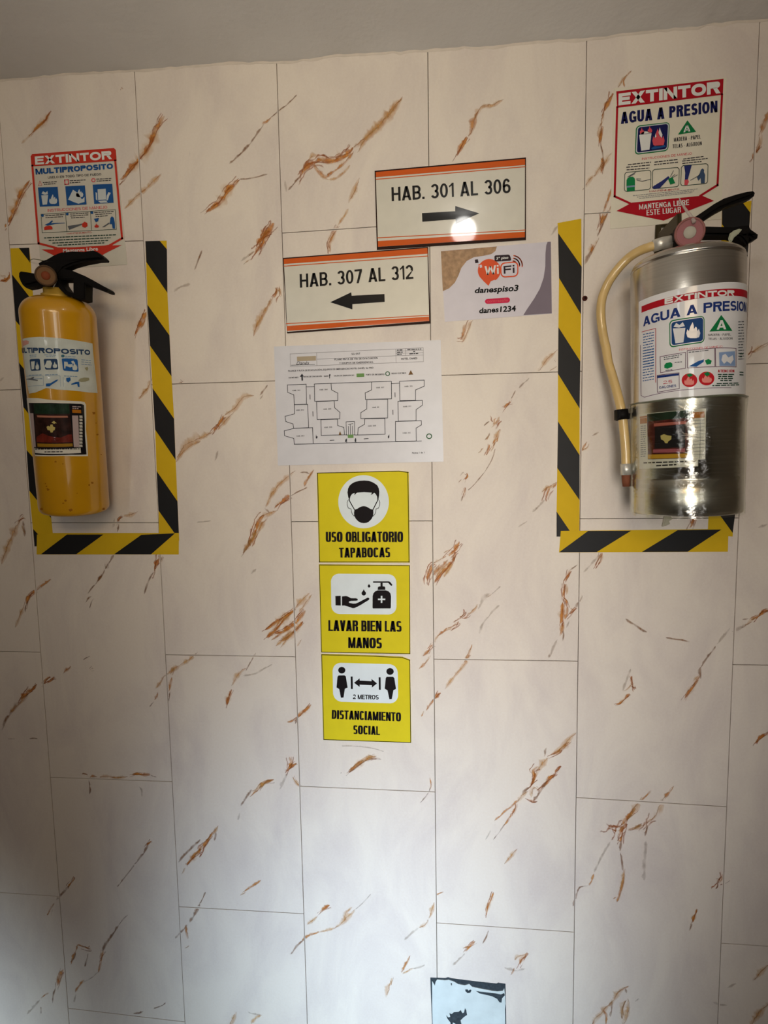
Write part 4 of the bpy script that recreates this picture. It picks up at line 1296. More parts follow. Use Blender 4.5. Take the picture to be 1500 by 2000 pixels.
sh.poly('white_field', sh.rrect([(260, 1126), (930, 1144), (936, 1548), (268, 1526)], 82, 8), SW, 1)
sh.disc('pictogram_head', 356, 1204, 37, 34, SK, 2, 24)
sh.disc('pictogram_head', 852, 1217, 38, 35, SK, 2, 24)
sh.poly('pictogram_figure', [(322, 1258), (385, 1257), (398, 1268), (416, 1383), (388, 1395), (374, 1485), (347, 1487), (330, 1398), (302, 1382), (312, 1272)], SK, 2)
sh.poly('pictogram_figure', [(818, 1272), (882, 1272), (896, 1284), (913, 1395), (887, 1410), (870, 1500), (845, 1502), (826, 1412), (797, 1393), (808, 1284)], SK, 2)
sh.polys('pictogram_distance_bar', [[(447, 1269), (468, 1269), (470, 1397), (449, 1397)], [(735, 1277), (755, 1277), (757, 1405), (737, 1405)]], SK, 2)
sh.poly('pictogram_double_arrow', [(482, 1333), (540, 1288), (540, 1311), (662, 1317), (662, 1293), (718, 1340), (665, 1383), (665, 1358), (540, 1353), (540, 1376)], SK, 2)
sh.text('lettering', '2 METROS', (470, 1500), (735, 1506), (735, 1459), (470, 1453), SK, 2, weight=.21, gap=.05)
sh.text('lettering', 'DISTANCIAMIENTO', (252, 1704), (965, 1731), (965, 1640), (254, 1613), SK, 1, weight=.262, gap=.036)
sh.text('lettering', 'SOCIAL', (474, 1860), (748, 1870), (748, 1782), (474, 1770), SK, 1, weight=.262, gap=.036)

# ---- poster above the yellow extinguisher
def flame(cx, cy, w, h):
    return [(cx + w * a, cy - h * b) for a, b in ((-.42, .05), (-.5, .3), (-.42, .55), (-.32, .42), (-.22, .7), (-.05, 1.0), (.03, .8), (.05, .55), (.18, .72), (.26, .62), (.3, .42), (.4, .58), (.5, .3), (.42, .05), (.2, -.02), (-.2, -.02))]
def bin_(x, y, w, h):
    return [(x, y), (x + w, y - h * .04), (x + w * .84, y + h * .94), (x + w * .2, y + h)]
k = K(0, 270, 4.1667)
q = [(250, 132), (940, 80), (1035, 1028), (335, 1072)]
r = sign_root('extinguisher_poster', sub(k, q), 0, 'red framed MULTIPROPOSITO poster above the yellow extinguisher', 'poster')
PP = ink('poster_paper', (206, 202, 190), 0.4)
slab('sheet', sub(k, [(250, 150), (262, 131), (925, 81), (942, 95), (1035, 1028), (335, 1072)]), 0.0, 0.0007, PP, r)
sh = Sheet(WallSurf(0.0007), k, r)
sh.poly('header_band', [(250, 148), (262, 130), (928, 80), (942, 95), (950, 185), (257, 230)], RED, 0)
sh.lines('red_frame', [[(264, 225), (315, 856), (458, 893)], [(938, 183), (994, 815), (900, 868)]], 17, RED, 0)
sh.poly('arrow_ribbon', [(338, 905), (440, 906), (432, 890), (600, 888), (850, 874), (940, 856), (912, 873), (992, 870), (860, 936), (830, 955), (500, 990), (430, 950)], RED, 1)
sh.text('lettering', 'EXTINTOR', (288, 217), (912, 171), (905, 103), (284, 150), WHITE, 1, weight=.29, gap=.10, label='white letters reading EXTINTOR')
sh.text('lettering', 'MULTIPROPOSITO', (292, 296), (922, 249), (919, 205), (288, 250), BLUE, 1, weight=.31, gap=.07, label='blue letters reading MULTIPROPOSITO')
sh.text('lettering', 'USELO EN TODO TIPO DE FUEGO', (391, 330), (826, 302), (824, 284), (390, 312), TX, 1, bold=.02)
sh.lines('class_mark', [[(314, 386), (326, 348), (342, 383), (314, 386)]], 3, PINK, 1)
sh.lines('class_mark', [[(526, 341), (556, 339), (560, 374), (530, 377), (526, 341)]], 7, PINK, 1)
sh.disc('class_mark', 761, 342, 17, 17, PINK, 1, ring=7)
sh.dashes('fine_print', [(350, 362, 466, 354), (360, 376, 452, 370), (568, 347, 698, 340), (568, 364, 655, 358), (785, 334, 914, 328), (788, 350, 902, 343)], 6, TX, 1, 3)
for qd, nm in (([(310, 402), (470, 396), (484, 552), (325, 558)], 0), ([(532, 392), (692, 385), (706, 540), (546, 548)], 1), ([(755, 378), (914, 372), (926, 526), (768, 535)], 2)):
    sh.poly('blue_pictogram_field', qd, BLUE, 1)
PW = ink('pictogram_pale', (196, 204, 206), 0.4)
sh.polys('pictogram_bin_and_flame', [bin_(338, 466, 56, 78), flame(435, 534, 66, 78), [(340, 452), (352, 432), (372, 444), (388, 430), (392, 456), (366, 462)]], PW, 2)
sh.polys('pictogram_fuel', [[(556, 500), (596, 420), (640, 450), (668, 500), (690, 478), (690, 520), (640, 534), (600, 520)], flame(650, 480, 60, 66)], PW, 2)
sh.polys('pictogram_electric', [[(796, 416), (862, 412), (866, 500), (800, 504)], [(780, 440), (792, 448), (794, 508), (782, 498)], [(870, 470), (884, 440), (904, 446), (890, 470), (880, 505), (868, 510)], [(800, 512), (860, 506), (880, 524), (820, 528)]], PW, 2)
sh.text('lettering', 'INSTRUCCIONES DE MANEJO', (390, 600), (875, 572), (872, 550), (388, 578), PINK, 1, bold=.0, label='red outlined letters')
sh.lines('instruction_frame', [[(335, 620), (940, 582), (948, 742), (345, 770), (335, 620)], [(535, 608), (545, 760)], [(737, 596), (746, 752)]], 3.5, DKG, 1)
sh.dashes('fine_print', [(370, 632, 525, 621), (372, 648, 520, 638), (572, 618, 728, 608), (575, 634, 720, 624), (580, 650, 690, 643), (768, 606, 925, 596), (776, 622, 910, 612), (780, 638, 880, 631)], 6, TX, 1, 5)
for cx, cy in ((348, 630), (549, 618), (750, 607)): sh.disc('step_number', cx, cy, 11, 11, BLUE, 2, 16)
sh.polys('pictogram_hand', [[(365, 706), (400, 690), (426, 668), (432, 676), (415, 694), (452, 690), (530, 688), (530, 692), (450, 698), (415, 706), (390, 712)]], BLUE, 2)
sh.polys('pictogram_red_extinguisher', [[(360, 728), (375, 716), (412, 712), (428, 724), (430, 742), (362, 748)], [(668, 698), (690, 680), (712, 690), (714, 716), (694, 730), (672, 722)]], RED, 2)
sh.polys('pictogram_spray', [[(552, 716), (640, 702), (668, 696), (668, 706), (640, 716), (565, 746)], [(830, 726), (890, 686), (894, 694), (850, 724)]], GREY, 2)
sh.polys('pictogram_operator', [[(900, 650), (912, 636), (928, 648), (936, 690), (938, 738), (918, 736), (912, 700), (894, 700)], [(765, 656), (806, 650), (800, 676), (780, 684)]], BLUE, 2)
sh.polys('pictogram_flame', [flame(788, 728, 36, 34)], RED, 2)
sh.text('lettering', 'MANTENIMIENTO', (545, 783), (746, 771), (745, 759), (545, 771), RED, 1, bold=.01)
sh.dashes('fine_print', [(360, 812, 945, 786), (398, 832, 900, 810), (428, 854, 880, 832), (470, 872, 850, 852)], 8, DKG, 1, 8)
sh.text('lettering', 'Mantenga Libre', (515, 930), (800, 915), (798, 884), (514, 900), WHITE, 2, bold=.02, label='white letters reading Mantenga Libre')

# ---- poster above the steel extinguisher
k = K(1160, 130, 5.0)
q = [(195, 213), (1295, 102), (1245, 1490), (160, 1585)]
r = sign_root('extinguisher_poster', sub(k, q), 0, 'white AGUA A PRESION poster with a crimson frame and arrow', 'poster')
slab('sheet', sub(k, q), 0.0, 0.0009, ink('poster_paper_bright', (226, 221, 204), 0.4), r)
sh = Sheet(WallSurf(0.0009), k, r)
sh.poly('header_band', [(218, 243), (1265, 120), (1258, 276), (225, 404)], CRIM, 0)
sh.lines('crimson_frame', [[(227, 400), (202, 1268), (355, 1338)], [(1250, 275), (1206, 1158), (1040, 1262)]], 21, CRIM, 0)
sh.poly('arrow', [(218, 1412), (370, 1330), (1055, 1262), (1172, 1312), (680, 1505)], CRIM, 1)
sh.text('lettering', 'EXTINTOR', (238, 382), (1232, 262), (1230, 144), (240, 266), WHITE, 1, weight=.31, gap=.07, label='white letters reading EXTINTOR')
sh.text('lettering', 'AGUA A PRESION', (262, 562), (1205, 446), (1205, 334), (262, 448), NAVY, 1, weight=.23, gap=.08, label='navy letters reading AGUA A PRESION')
sh.poly('pictogram_frame', sh.rrect([(410, 580), (740, 542), (725, 824), (398, 864)], 36), GREEN, 1)
sh.poly('pictogram_frame_gap', sh.rrect([(419, 590), (732, 551), (718, 816), (407, 854)], 30), PW, 2)
sh.poly('pictogram_field', sh.rrect([(430, 598), (722, 562), (709, 806), (418, 844)], 22), NAVY, 3)
sh.polys('pictogram_bin', [[(440, 672), (560, 655), (540, 815), (460, 826)], [(446, 666), (470, 645), (500, 636), (535, 640), (556, 652)]], WHITE, 4)
sh.polys('pictogram_flame', [flame(628, 778, 120, 170), flame(468, 662, 44, 62), flame(545, 648, 44, 62)], PINK, 4)
sh.polys('pictogram_flame_tip', [[(628, 650), (640, 598), (650, 632), (666, 668), (660, 700), (640, 680)], [(590, 700), (600, 656), (608, 690)]], WHITE, 5)
sh.poly('pictogram_embers', [(556, 800), (600, 776), (690, 770), (700, 786), (640, 800), (565, 812)], BLUE, 4)
sh.poly('class_triangle', [(912, 526), (996, 638), (820, 666)], GREEN, 1)
sh.text('lettering', 'A', (872, 645), (940, 635), (934, 568), (880, 576), WHITE, 2, bold=.05, label='white letter A')
sh.text('lettering', 'MADERA - PAPEL', (780, 735), (1042, 705), (1042, 667), (780, 697), TX, 1, bold=.01)
sh.text('lettering', 'TELAS - ALGODON', (767, 800), (1052, 768), (1052, 732), (767, 763), TX, 1, bold=.01)
sh.text('lettering', 'INSTRUCCIONES DE MANEJO', (468, 914), (955, 860), (955, 838), (468, 892), PINK, 1, bold=0)
sh.dashes('fine_print', [(330, 960, 556, 935), (315, 985, 552, 962), (318, 1010, 540, 992), (590, 935, 818, 908), (585, 960, 830, 934), (870, 905, 1075, 878), (860, 925, 1110, 898), (862, 948, 1050, 928)], 9, TX, 1, 6)
for bx in ([(300, 1036), (556, 1012), (552, 1200), (297, 1223)], [(572, 1008), (832, 985), (828, 1172), (568, 1196)], [(853, 970), (1114, 948), (1108, 1142), (846, 1166)]):
    o = sh.rrect(bx, 24, 4); sh.lines('instruction_frame', [o], 6, DKG, 1, closed=True)
GL = ink('green_extinguisher_ink', (24, 128, 74)); LB = ink('light_blue_ink', (128, 152, 176))
sh.polys('pictogram_extinguisher', [[(318, 1110), (328, 1090), (350, 1078), (380, 1078), (396, 1092), (400, 1108), (400, 1160), (316, 1170)], [(320, 1182), (398, 1172), (398, 1214), (320, 1220)], [(722, 1098), (766, 1080), (792, 1140), (744, 1155)]], GL, 2)
sh.polys('pictogram_label_band', [[(317, 1169), (400, 1160), (399, 1176), (317, 1186)]], LB, 3)
sh.lines('pictogram_hand', [[(330, 1080), (360, 1060), (408, 1032)], [(345, 1076), (398, 1048)], [(418, 1110), (470, 1122), (548, 1104)], [(416, 1098), (455, 1100)], [(745, 1075), (760, 1050), (775, 1020)], [(760, 1080), (790, 1055)], [(770, 1085), (812, 1060)]], 6, GREY, 2)
sh.polys('pictogram_spray', [[(725, 1072), (738, 1086), (640, 1192), (572, 1194), (576, 1172), (660, 1120)], [(880, 972), (954, 964), (936, 1030), (916, 1104), (886, 1106), (890, 1040)]], ink('spray_navy', (44, 52, 112)), 2)
sh.polys('pictogram_flame', [[(884, 1108), (918, 1104), (926, 1128), (910, 1160), (882, 1158)]], PINK, 2)
sh.polys('pictogram_operator', [[(1042, 1010), (1060, 996), (1076, 1012), (1072, 1030), (1084, 1060), (1080, 1140), (1044, 1142), (1040, 1090), (1020, 1118), (1004, 1084), (1030, 1048)]], ink('operator_blue', (64, 84, 116)), 2)
sh.lines('pictogram_hose', [[(942, 1112), (1000, 1080), (1030, 1060)]], 6, GREY, 2)
sh.text('lettering', 'MANTENIMIENTO', (540, 1229), (832, 1205), (832, 1190), (540, 1212), CRIM, 1, bold=.03)
sh.dashes('fine_print', [(380, 1262, 1010, 1196), (420, 1276, 980, 1214), (440, 1290, 960, 1230)], 7, ink('fine_grey', (150, 150, 150)), 1, 9)
sh.text('lettering', 'MANTENGA LIBRE', (440, 1399), (928, 1353), (926, 1300), (440, 1346), WHITE, 2, bold=.015, label='white letters reading MANTENGA LIBRE')
sh.text('lettering', 'ESTE LUGAR', (513, 1456), (848, 1424), (846, 1372), (512, 1402), WHITE, 2, bold=.015, label='white letters reading ESTE LUGAR')

# ---- patched junction box opening low on the wall
k = K(780, 1860, 4.6875)
q = [(283, 233), (972, 288), (985, 1010), (310, 1010)]
r = sign_root('junction_box_cover', sub(k, q), 0, 'pale painted cover plate with dark chipped edges low on the wall', 'cover plate')
DARK = ink('dark_box_gap', (56, 64, 70), 0.8, noise_amt=.25, scale=200, bump=.4); PAL = ink('pale_cover_paint', (204, 214, 214), 0.5, noise_amt=.08, scale=30, bump=.2)
slab('box_recess', sub(k, [(283, 233), (420, 238), (445, 230), (480, 240), (700, 268), (890, 288), (905, 280), (972, 290), (985, 1010), (312, 1010)]), 0.0, 0.0007, DARK, r)
slab('cover_panel', sub(k, [(300, 262), (325, 305), (332, 270), (345, 250), (420, 256), (450, 252), (500, 268), (540, 292), (600, 302), (640, 290), (665, 315), (740, 332), (850, 352), (900, 358), (948, 352), (960, 330),
                            (968, 400), (972, 470), (966, 520), (978, 1000), (312, 1000), (300, 480)]), 0.0007, 0.0018, PAL, r)
sh = Sheet(WallSurf(0.0018), k, r)
sh.polys('chipped_patch', [[(700, 352), (740, 360), (800, 366), (880, 376), (930, 385), (960, 372), (966, 392), (940, 420), (935, 460), (915, 455), (895, 425), (850, 402), (780, 385), (735, 376)],
                           [(602, 340), (625, 338), (632, 350), (650, 340), (660, 348), (650, 368), (625, 372), (606, 358)],
                           [(428, 575), (450, 596), (466, 590), (458, 556), (478, 565), (500, 548), (540, 545), (562, 528), (576, 556), (592, 552), (600, 510), (612, 530), (620, 572), (590, 592), (560, 622), (568, 656), (540, 690), (510, 650), (490, 640), (480, 700), (466, 640), (440, 606)],
                           [(470, 280), (480, 280), (482, 302), (474, 300)]], DARK, 0)
r = empty('wall_screw', tuple(at(1142, 583)), 'small dark screw in a wall hole beside the steel extinguisher hose', 'screw')
c = at(1142, 583)
for nm, rad, y0, y1, mm in (('screw_head', 0.0042, 0.0, 0.0028, ink('rusty_screw', (74, 34, 28), 0.6)), ('screw_slot', 0.0016, 0.0028, 0.0032, ink('screw_dark', (16, 10, 10), 0.7))):
    pr = [(rad, y0), (rad, y0 + (y1 - y0) * .6), (rad * .75, y1)]
    mx_ = Matrix.Translation(Vector((c[0], 0, c[2]))) @ Matrix.Rotation(math.radians(90), 4, 'X')
    lathe(nm, pr, mx_, mm, r, 18)


def frame(base, top):
    b = Vector(base); z = (Vector(top) - b).normalized(); y = Vector((0, 1, 0)); x = y.cross(z).normalized(); y = z.cross(x)
    return Matrix(((x.x, y.x, z.x, b.x), (x.y, y.y, z.y, b.y), (x.z, y.z, z.z, b.z), (0, 0, 0, 1)))
def axis_z(mx, px, py):
    """height along the bottle axis of the point a photo pixel looks at"""
    inv = mx.inverted(); o = inv @ Vector(CC); d = (inv.to_3x3() @ Vector(dirv(px, py)))
    t = -(o.x * d.x + o.y * d.y) / (d.x ** 2 + d.y ** 2)
    return (o + d * t).z
def gauge(root, px, py, yc, rad, face, rim, rim_rgb, depth=0.016, name='pressure_gauge'):
    c = at(px, py, yc)
    d = (Vector(CC) - Vector(c)).normalized(); d = (d * .75 + Vector((0, -1, 0)) * .25).normalized()
    mx = Matrix.Translation(Vector(c)) @ d.to_track_quat('Z', 'Y').to_matrix().to_4x4()
    g = lathe(name, [(rad * .8, -depth), (rad * .95, -depth * .9), (rad, -depth * .2), (rad, 0.001), (rad * .93, 0.003), (rad * .86, 0.0028), (rad * .85, 0.001)], mx, rim, root, 32)
    lathe('gauge_face', [(rad * .85, 0.0005), (rad * .845, 0.0012)], mx, face, g, 32, smooth=False)
    lathe('gauge_hub', [(rad * .42, 0.0012), (rad * .40, 0.0018), (rad * .1, 0.0022)], mx, rim_rgb, g, 24)
    return g

# ================= yellow dry powder extinguisher (left)
YR = 0.0562
ym = frame((-0.6346, -0.0585, 1.573), (-0.6112, -0.1005, 1.886))
yr = empty('fire_extinguisher', None, 'yellow painted fire extinguisher with a MULTIPROPOSITO label and black handle', 'extinguisher', matrix=ym)
YP = mat('yellow_enamel', (196, 142, 8), 0.28, noise_amt=0.05, scale=25, coat=0.5, bump=0.02, bscale=60)
YBK = ink('black_handle', (15, 13, 13), 0.38, noise_amt=.1)
zt = axis_z(ym, 121, 612); zb = axis_z(ym, 146, 996)
prof = [(0.030, 0.004), (YR * .86, 0.001), (YR * .94, 0.0015), (YR * .985, 0.005), (YR, 0.010), (YR, zt - 0.004)]
hD = 0.030
for i in range(1, 15):
    a = math.radians(90 * i / 14); prof.append((max(0.021, YR * math.cos(a) ** 0.55 if a < 1.57 else 0), zt - 0.004 + hD * math.sin(a) ** 1.1))
zd = prof[-1][1]
lathe('cylinder', prof, ym, YP, yr, 80)
lathe('neck', [(0.0235, zd - 0.006), (0.0235, zd + 0.002), (0.0195, zd + 0.004), (0.0195, zd + 0.012)], ym, mat('neck_brass', (196, 158, 62), 0.35, metal=0.3), yr, 32)
k = K(0, 460, 5.7692); yc = -0.112
lathe('valve_body', [(0.0185, zd + 0.010), (0.0185, zd + 0.022), (0.016, zd + 0.024), (0.016, zd + 0.048), (0.012, zd + 0.052)], ym, YBK, yr, 28)
prism('carry_handle', sub(k, [(560, 400), (750, 396), (850, 415), (1000, 478), (1130, 552), (1235, 606), (1256, 628), (1256, 652), (1225, 650), (1080, 592), (1006, 566), (1004, 620), (1003, 738), (950, 748), (870, 716), (780, 682), (735, 640), (700, 600), (560, 600)]),
      yc, 0.022, YBK, yr, hole=sub(k, [(716, 516), (870, 516), (870, 672), (800, 645), (745, 570)]))
prism('squeeze_lever', sub(k, [(470, 330), (510, 305), (560, 290), (640, 243), (720, 210), (850, 198), (980, 203), (1080, 186), (1128, 204), (1172, 238), (1204, 272), (1200, 290), (1110, 294), (960, 322), (850, 352), (760, 390), (740, 420), (700, 470), (620, 500), (520, 470)]),
      yc - 0.002, 0.020, YBK, yr, bevel=0.003)
prism('nozzle', sub(k, [(470, 445), (410, 442), (340, 430), (270, 420), (252, 438), (250, 480), (268, 530), (292, 572), (328, 604), (400, 594), (470, 572), (520, 600), (640, 610), (640, 440)]), yc + 0.004, 0.024, YBK, yr, bevel=0.005)
gauge(yr, *k(516, 452), -0.140, 0.0155, ink('gauge_brown', (112, 82, 54), 0.45), ink('gauge_rim', (84, 64, 46), 0.55), ink('gauge_red', (122, 62, 38), 0.5), depth=0.014)
# safety tie wire
tube('tie_wire', [at(*k(x, y), yy) for x, y, yy in ((530, 300, -.118), (470, 280, -.09), (420, 270, -.05), (370, 265, -.02), (325, 288, -.004))], 0.0006, ink('wire_olive', (98, 104, 60), .5), yr, 6)
tube('safety_pin', [at(*k(x, y), -.125) for x, y in ((600, 585), (640, 500), (632, 440), (610, 400))], 0.0011, ink('pin_steel', (200, 200, 196), .3, metal=.8), yr, 8)
# wall bracket behind
cb = ym @ Vector((0, 0, zt + 0.02))
box('wall_bracket', (cb.x - 0.040, -0.045, cb.z - 0.03), (cb.x - 0.018, 0.0, cb.z + 0.012), ink('bracket_olive', (88, 84, 66), .5, metal=.4), yr, 0.002)
sf = CylSurf(ym, YR)
sh = Sheet(sf, k, yr, 0.0003)
LW = ink('worn_label', (196, 202, 196), 0.35, noise_amt=.08, scale=60, coat=.3); LBL = ink('label_dark_blue', (38, 62, 96), .35)
sh.poly('side_label', [(258, 1165), (330, 1150), (450, 1142), (580, 1148), (700, 1160), (900, 1190), (1040, 1217), (1050, 1340), (1062, 1450), (1080, 1610), (1098, 1775), (1000, 1768), (900, 1755), (760, 1742), (640, 1735), (560, 1722), (520, 1718), (460, 1745), (400, 1770), (330, 1782), (312, 1700), (290, 1560), (275, 1400)],
        LW, 0, label='pale side label with blue pictures')
sh.poly('faded_logo', [(258, 1190), (300, 1180), (328, 1190), (325, 1222), (262, 1250)], ink('faded_pink', (196, 144, 132), .4), 1)
sh.wraptext('lettering', 'MULTIPROPOSITO', (262, 1325), (1015, 1346), (262, 1266), LBL, 1, weight=.3, gap=.09, u0=.115, u1=1.0, label='dark blue letters reading MULTIPROPOSITO')
B2 = ink('label_mid_blue', (34, 88, 152), .35)
for qd in ([(336, 1394), (452, 1388), (462, 1520), (350, 1526)], [(492, 1392), (646, 1390), (658, 1508), (512, 1512)], [(694, 1384), (872, 1394), (886, 1536), (712, 1522)]):
    sh.poly('blue_pictogram_field', sh.rrect(qd, 14, 3), B2 if qd[0][0] > 600 else LBL, 1)
sh.polys('pictogram_bin', [bin_(352, 1420, 44, 90), flame(424, 1508, 40, 88)], LW, 2)
sh.polys('pictogram_fuel', [[(504, 1476), (530, 1410), (570, 1408), (588, 1440), (572, 1496), (530, 1494)], flame(620, 1490, 48, 70)], LW, 2)
sh.polys('pictogram_electric', [[(722, 1420), (760, 1424), (768, 1452), (816, 1448), (820, 1476), (790, 1486), (740, 1470), (736, 1500), (724, 1498)], flame(842, 1516, 56, 96), [(800, 1420), (826, 1410), (840, 1440), (816, 1446)]], LW, 2)
sh.disc('class_mark', 708, 1358, 20, 16, ink('label_teal', (60, 104, 120), .4), 1, 20)
sh.dashes('fine_print', [(336, 1352, 420, 1345), (340, 1370, 410, 1364), (500, 1345, 640, 1350), (520, 1364, 620, 1366), (735, 1360, 850, 1368), (735, 1380, 840, 1386), (330, 1575, 470, 1570), (512, 1570, 650, 1566), (720, 1582, 870, 1590),
                         (915, 1400, 1030, 1410), (915, 1424, 1020, 1434), (915, 1450, 1030, 1460), (300, 1620, 480, 1612), (1050, 1480, 1075, 1620)], 9, LB, 1, 4)
sh.lines('instruction_frame', [[(300, 1586), (488, 1582), (492, 1690), (318, 1700)], [(508, 1580), (676, 1580), (684, 1700)], [(712, 1596), (716, 1700)]], 4, LB, 1)
sh.polys('pictogram_spray', [[(520, 1668), (570, 1664), (630, 1628), (660, 1622), (640, 1644), (590, 1676), (560, 1700), (520, 1700)]], B2, 2)
sh.polys('pictogram_operator', [[(745, 1606), (790, 1598), (796, 1630), (770, 1656), (748, 1640)], [(800, 1672), (850, 1650), (890, 1648), (896, 1706), (876, 1704), (868, 1672), (806, 1682)]], B2, 2)
sh.polys('pictogram_hand', [[(296, 1618), (350, 1608), (380, 1590), (390, 1600), (376, 1616), (430, 1628), (428, 1638), (360, 1630)]], GREY, 2)
sh.polys('stain', [[(880, 1640), (900, 1612), (950, 1600), (1000, 1604), (1004, 1630), (960, 1646), (915, 1650)], [(950, 1490), (985, 1480), (992, 1500), (978, 1528), (962, 1510)]], ink('label_stain', (150, 148, 118), .6), 2)
# torn blank of the lower edge shows enamel: yellow streak over label
k2 = K(0, 740, 4.0541); sh2 = Sheet(sf, k2, yr, 0.0003)
sh2.poly('inspection_label', [(206, 152), (300, 152), (400, 166), (520, 172), (640, 178), (668, 184), (680, 205), (682, 300), (680, 400), (690, 500), (696, 611), (600, 612), (500, 609), (380, 612), (278, 610), (262, 520), (244, 400), (232, 300), (218, 220)], ink('inspection_white', (212, 208, 196), .35), 0,
         label='white edged inspection label with a dark picture')
DB = ink('label_black', (22, 20, 24), .3, coat=.4); DRED = ink('label_dark_red', (104, 36, 26), .3, noise_amt=.4, scale=90, coat=.4); DGR = ink('label_dark_green', (26, 46, 32), .3, noise_amt=.4, scale=90, coat=.4)
sh2.poly('dark_panel', [(230, 190), (400, 190), (550, 194), (640, 198), (664, 206), (670, 350), (672, 450), (684, 598), (560, 600), (278, 598), (262, 480), (246, 340)], DB, 1)
sh2.poly('picture_field', [(268, 192), (548, 196), (556, 300), (572, 420), (582, 538), (292, 542), (284, 420), (276, 300)], ink('label_brown_black', (44, 24, 20), .3, noise_amt=.5, scale=120, coat=.5), 2)
sh2.poly('picture_green_field', [(270, 194), (546, 198), (552, 276), (274, 276)], DGR, 3)
sh2.poly('picture_red_field', [(292, 460), (340, 430), (400, 455), (480, 465), (540, 440), (568, 440), (576, 500), (294, 500)], DRED, 3)
sh2.poly('picture_band', [(296, 288), (535, 292), (540, 306), (300, 304)], ink('label_pink_band', (168, 112, 92), .3), 4)
sh2.poly('picture_strip', [(300, 510), (574, 510), (576, 534), (302, 536)], ink('label_gold', (150, 112, 30), .3), 4)
sh2.polys('emblem', [[(372, 380), (385, 370), (398, 378), (402, 362), (418, 360), (424, 378), (440, 384), (436, 404), (424, 410), (420, 424), (404, 424), (398, 408), (380, 404)], [(410, 345), (430, 332), (452, 352), (440, 350), (432, 356), (420, 350)]], ink('label_pale_gold', (188, 172, 104), .3), 5)
PCOL = ink('label_pale_column', (172, 154, 152), .35)
sh2.polys('side_column', [[(240, 270), (268, 272), (288, 540), (270, 540)], [(570, 290), (618, 290), (628, 540), (584, 540)]], PCOL, 3)
sh2.polys('date_box', [[(626, 290 + 25.5 * i), (650, 290 + 25.5 * i), (652, 309 + 25.5 * i), (628, 309 + 25.5 * i)] for i in range(10)], ink('label_box_pale', (190, 186, 176), .35), 4)
sh2.poly('orange_box', [(570, 242), (640, 246), (642, 272), (572, 268)], ink('label_orange', (170, 104, 24), .3), 3)
sh2.dashes('fine_print', [(572, 218, 640, 222), (572, 232, 620, 235)], 7, PCOL, 3, 2)
sh2.poly('bottom_strip', [(276, 549), (500, 552), (636, 545), (640, 586), (500, 592), (282, 586)], ink('inspection_white', (212, 208, 196)), 3)
sh2.dashes('fine_print', [(282, 556, 630, 553), (356, 578, 498, 576)], 7, DB, 4, 7)
def spots(sh, lst, m, seed, name='scuff_mark'):
    rnd = random.Random(seed); P = []
    for x, y, r_ in lst:
        n = 12; P.append([(x + r_ * rnd.uniform(.5, 1.3) * math.cos(2 * math.pi * i / n), y + r_ * rnd.uniform(.4, 1.0) * math.sin(2 * math.pi * i / n)) for i in range(n)])
    sh.polys(name, P, m, 0)
spots(sh2, [(440, 655, 9), (498, 672, 7), (370, 850, 8), (380, 875, 13), (360, 830, 6), (730, 822, 12), (705, 840, 8), (742, 270, 13), (770, 440, 10), (520, 965, 12), (500, 985, 8), (610, 905, 5), (800, 600, 6), (760, 350, 6), (330, 1030, 12), (560, 1040, 16), (820, 1030, 14)],
      ink('enamel_scuff', (150, 96, 18), .55), 5)

# ================= stainless water extinguisher (right)
SR = 0.0755
sm = frame((0.3870, -0.0965, 1.5665), (0.3777, -0.1000, 1.904))
sr = empty('fire_extinguisher', None, 'stainless steel fire extinguisher with an AGUA A PRESION label and hose', 'extinguisher', matrix=sm)
ST = mat('brushed_steel', (200, 196, 188), 0.22, metal=1.0, noise_amt=0.07, scale=3.0, bump=0.02, bscale=6, stretch=(2, 2, 160))
ST.node_tree.nodes['Principled BSDF'].inputs['Anisotropic'].default_value = 0.55
STD = mat('darker_steel', (120, 116, 106), 0.35, metal=1.0, noise_amt=0.15, scale=3.0, stretch=(2, 2, 90))
z1 = axis_z(sm, 1342, 931); z2 = axis_z(sm, 1350, 522)
prof = [(SR * .75, 0.006), (SR * .93, 0.003), (SR * .985, 0.0), (SR, 0.002), (SR, z1 - 0.0012), (SR - 0.0012, z1), (SR, z1 + 0.0012), (SR, z2 - 0.002), (SR - 0.0022, z2 + 0.0006), (SR - 0.0022, z2 + 0.0022), (SR - 0.0002, z2 + 0.0036), (SR - 0.0012, z2 + 0.005)]
for i in range(1, 15):
    a = math.radians(90 * i / 14); prof.append((max(0.016, (SR - .0012) * math.cos(a) ** 0.8 if i < 14 else 0), z2 + 0.005 + 0.017 * math.sin(a) ** 1.0))
zs = prof[-1][1]
lathe('cylinder', prof, sm, ST, sr, 96)
lathe('neck', [(0.019, zs - 0.004), (0.019, zs + 0.006), (0.0165, zs + 0.008), (0.0165, zs + 0.014)], sm, ink('neck_chrome', (190, 188, 180), .25, metal=1.0), sr, 32)
k = K(1080, 360, 3.5714); ys = -0.108
lathe('valve_body', [(0.016, zs + 0.006), (0.0175, zs + 0.012), (0.0175, zs + 0.030), (0.012, zs + 0.036)], sm, YBK, sr, 28)
prism('squeeze_lever', sub(k, [(842, 340), (852, 308), (880, 282), (930, 262), (985, 236), (1050, 192), (1110, 150), (1180, 112), (1260, 86), (1340, 66), (1380, 62), (1392, 74), (1386, 96), (1350, 116), (1280, 140), (1200, 166), (1140, 198), (1080, 236), (1036, 268), (1015, 296), (960, 300), (900, 380), (870, 410), (846, 390)]),
      ys - 0.004, 0.020, YBK, sr, bevel=0.004)
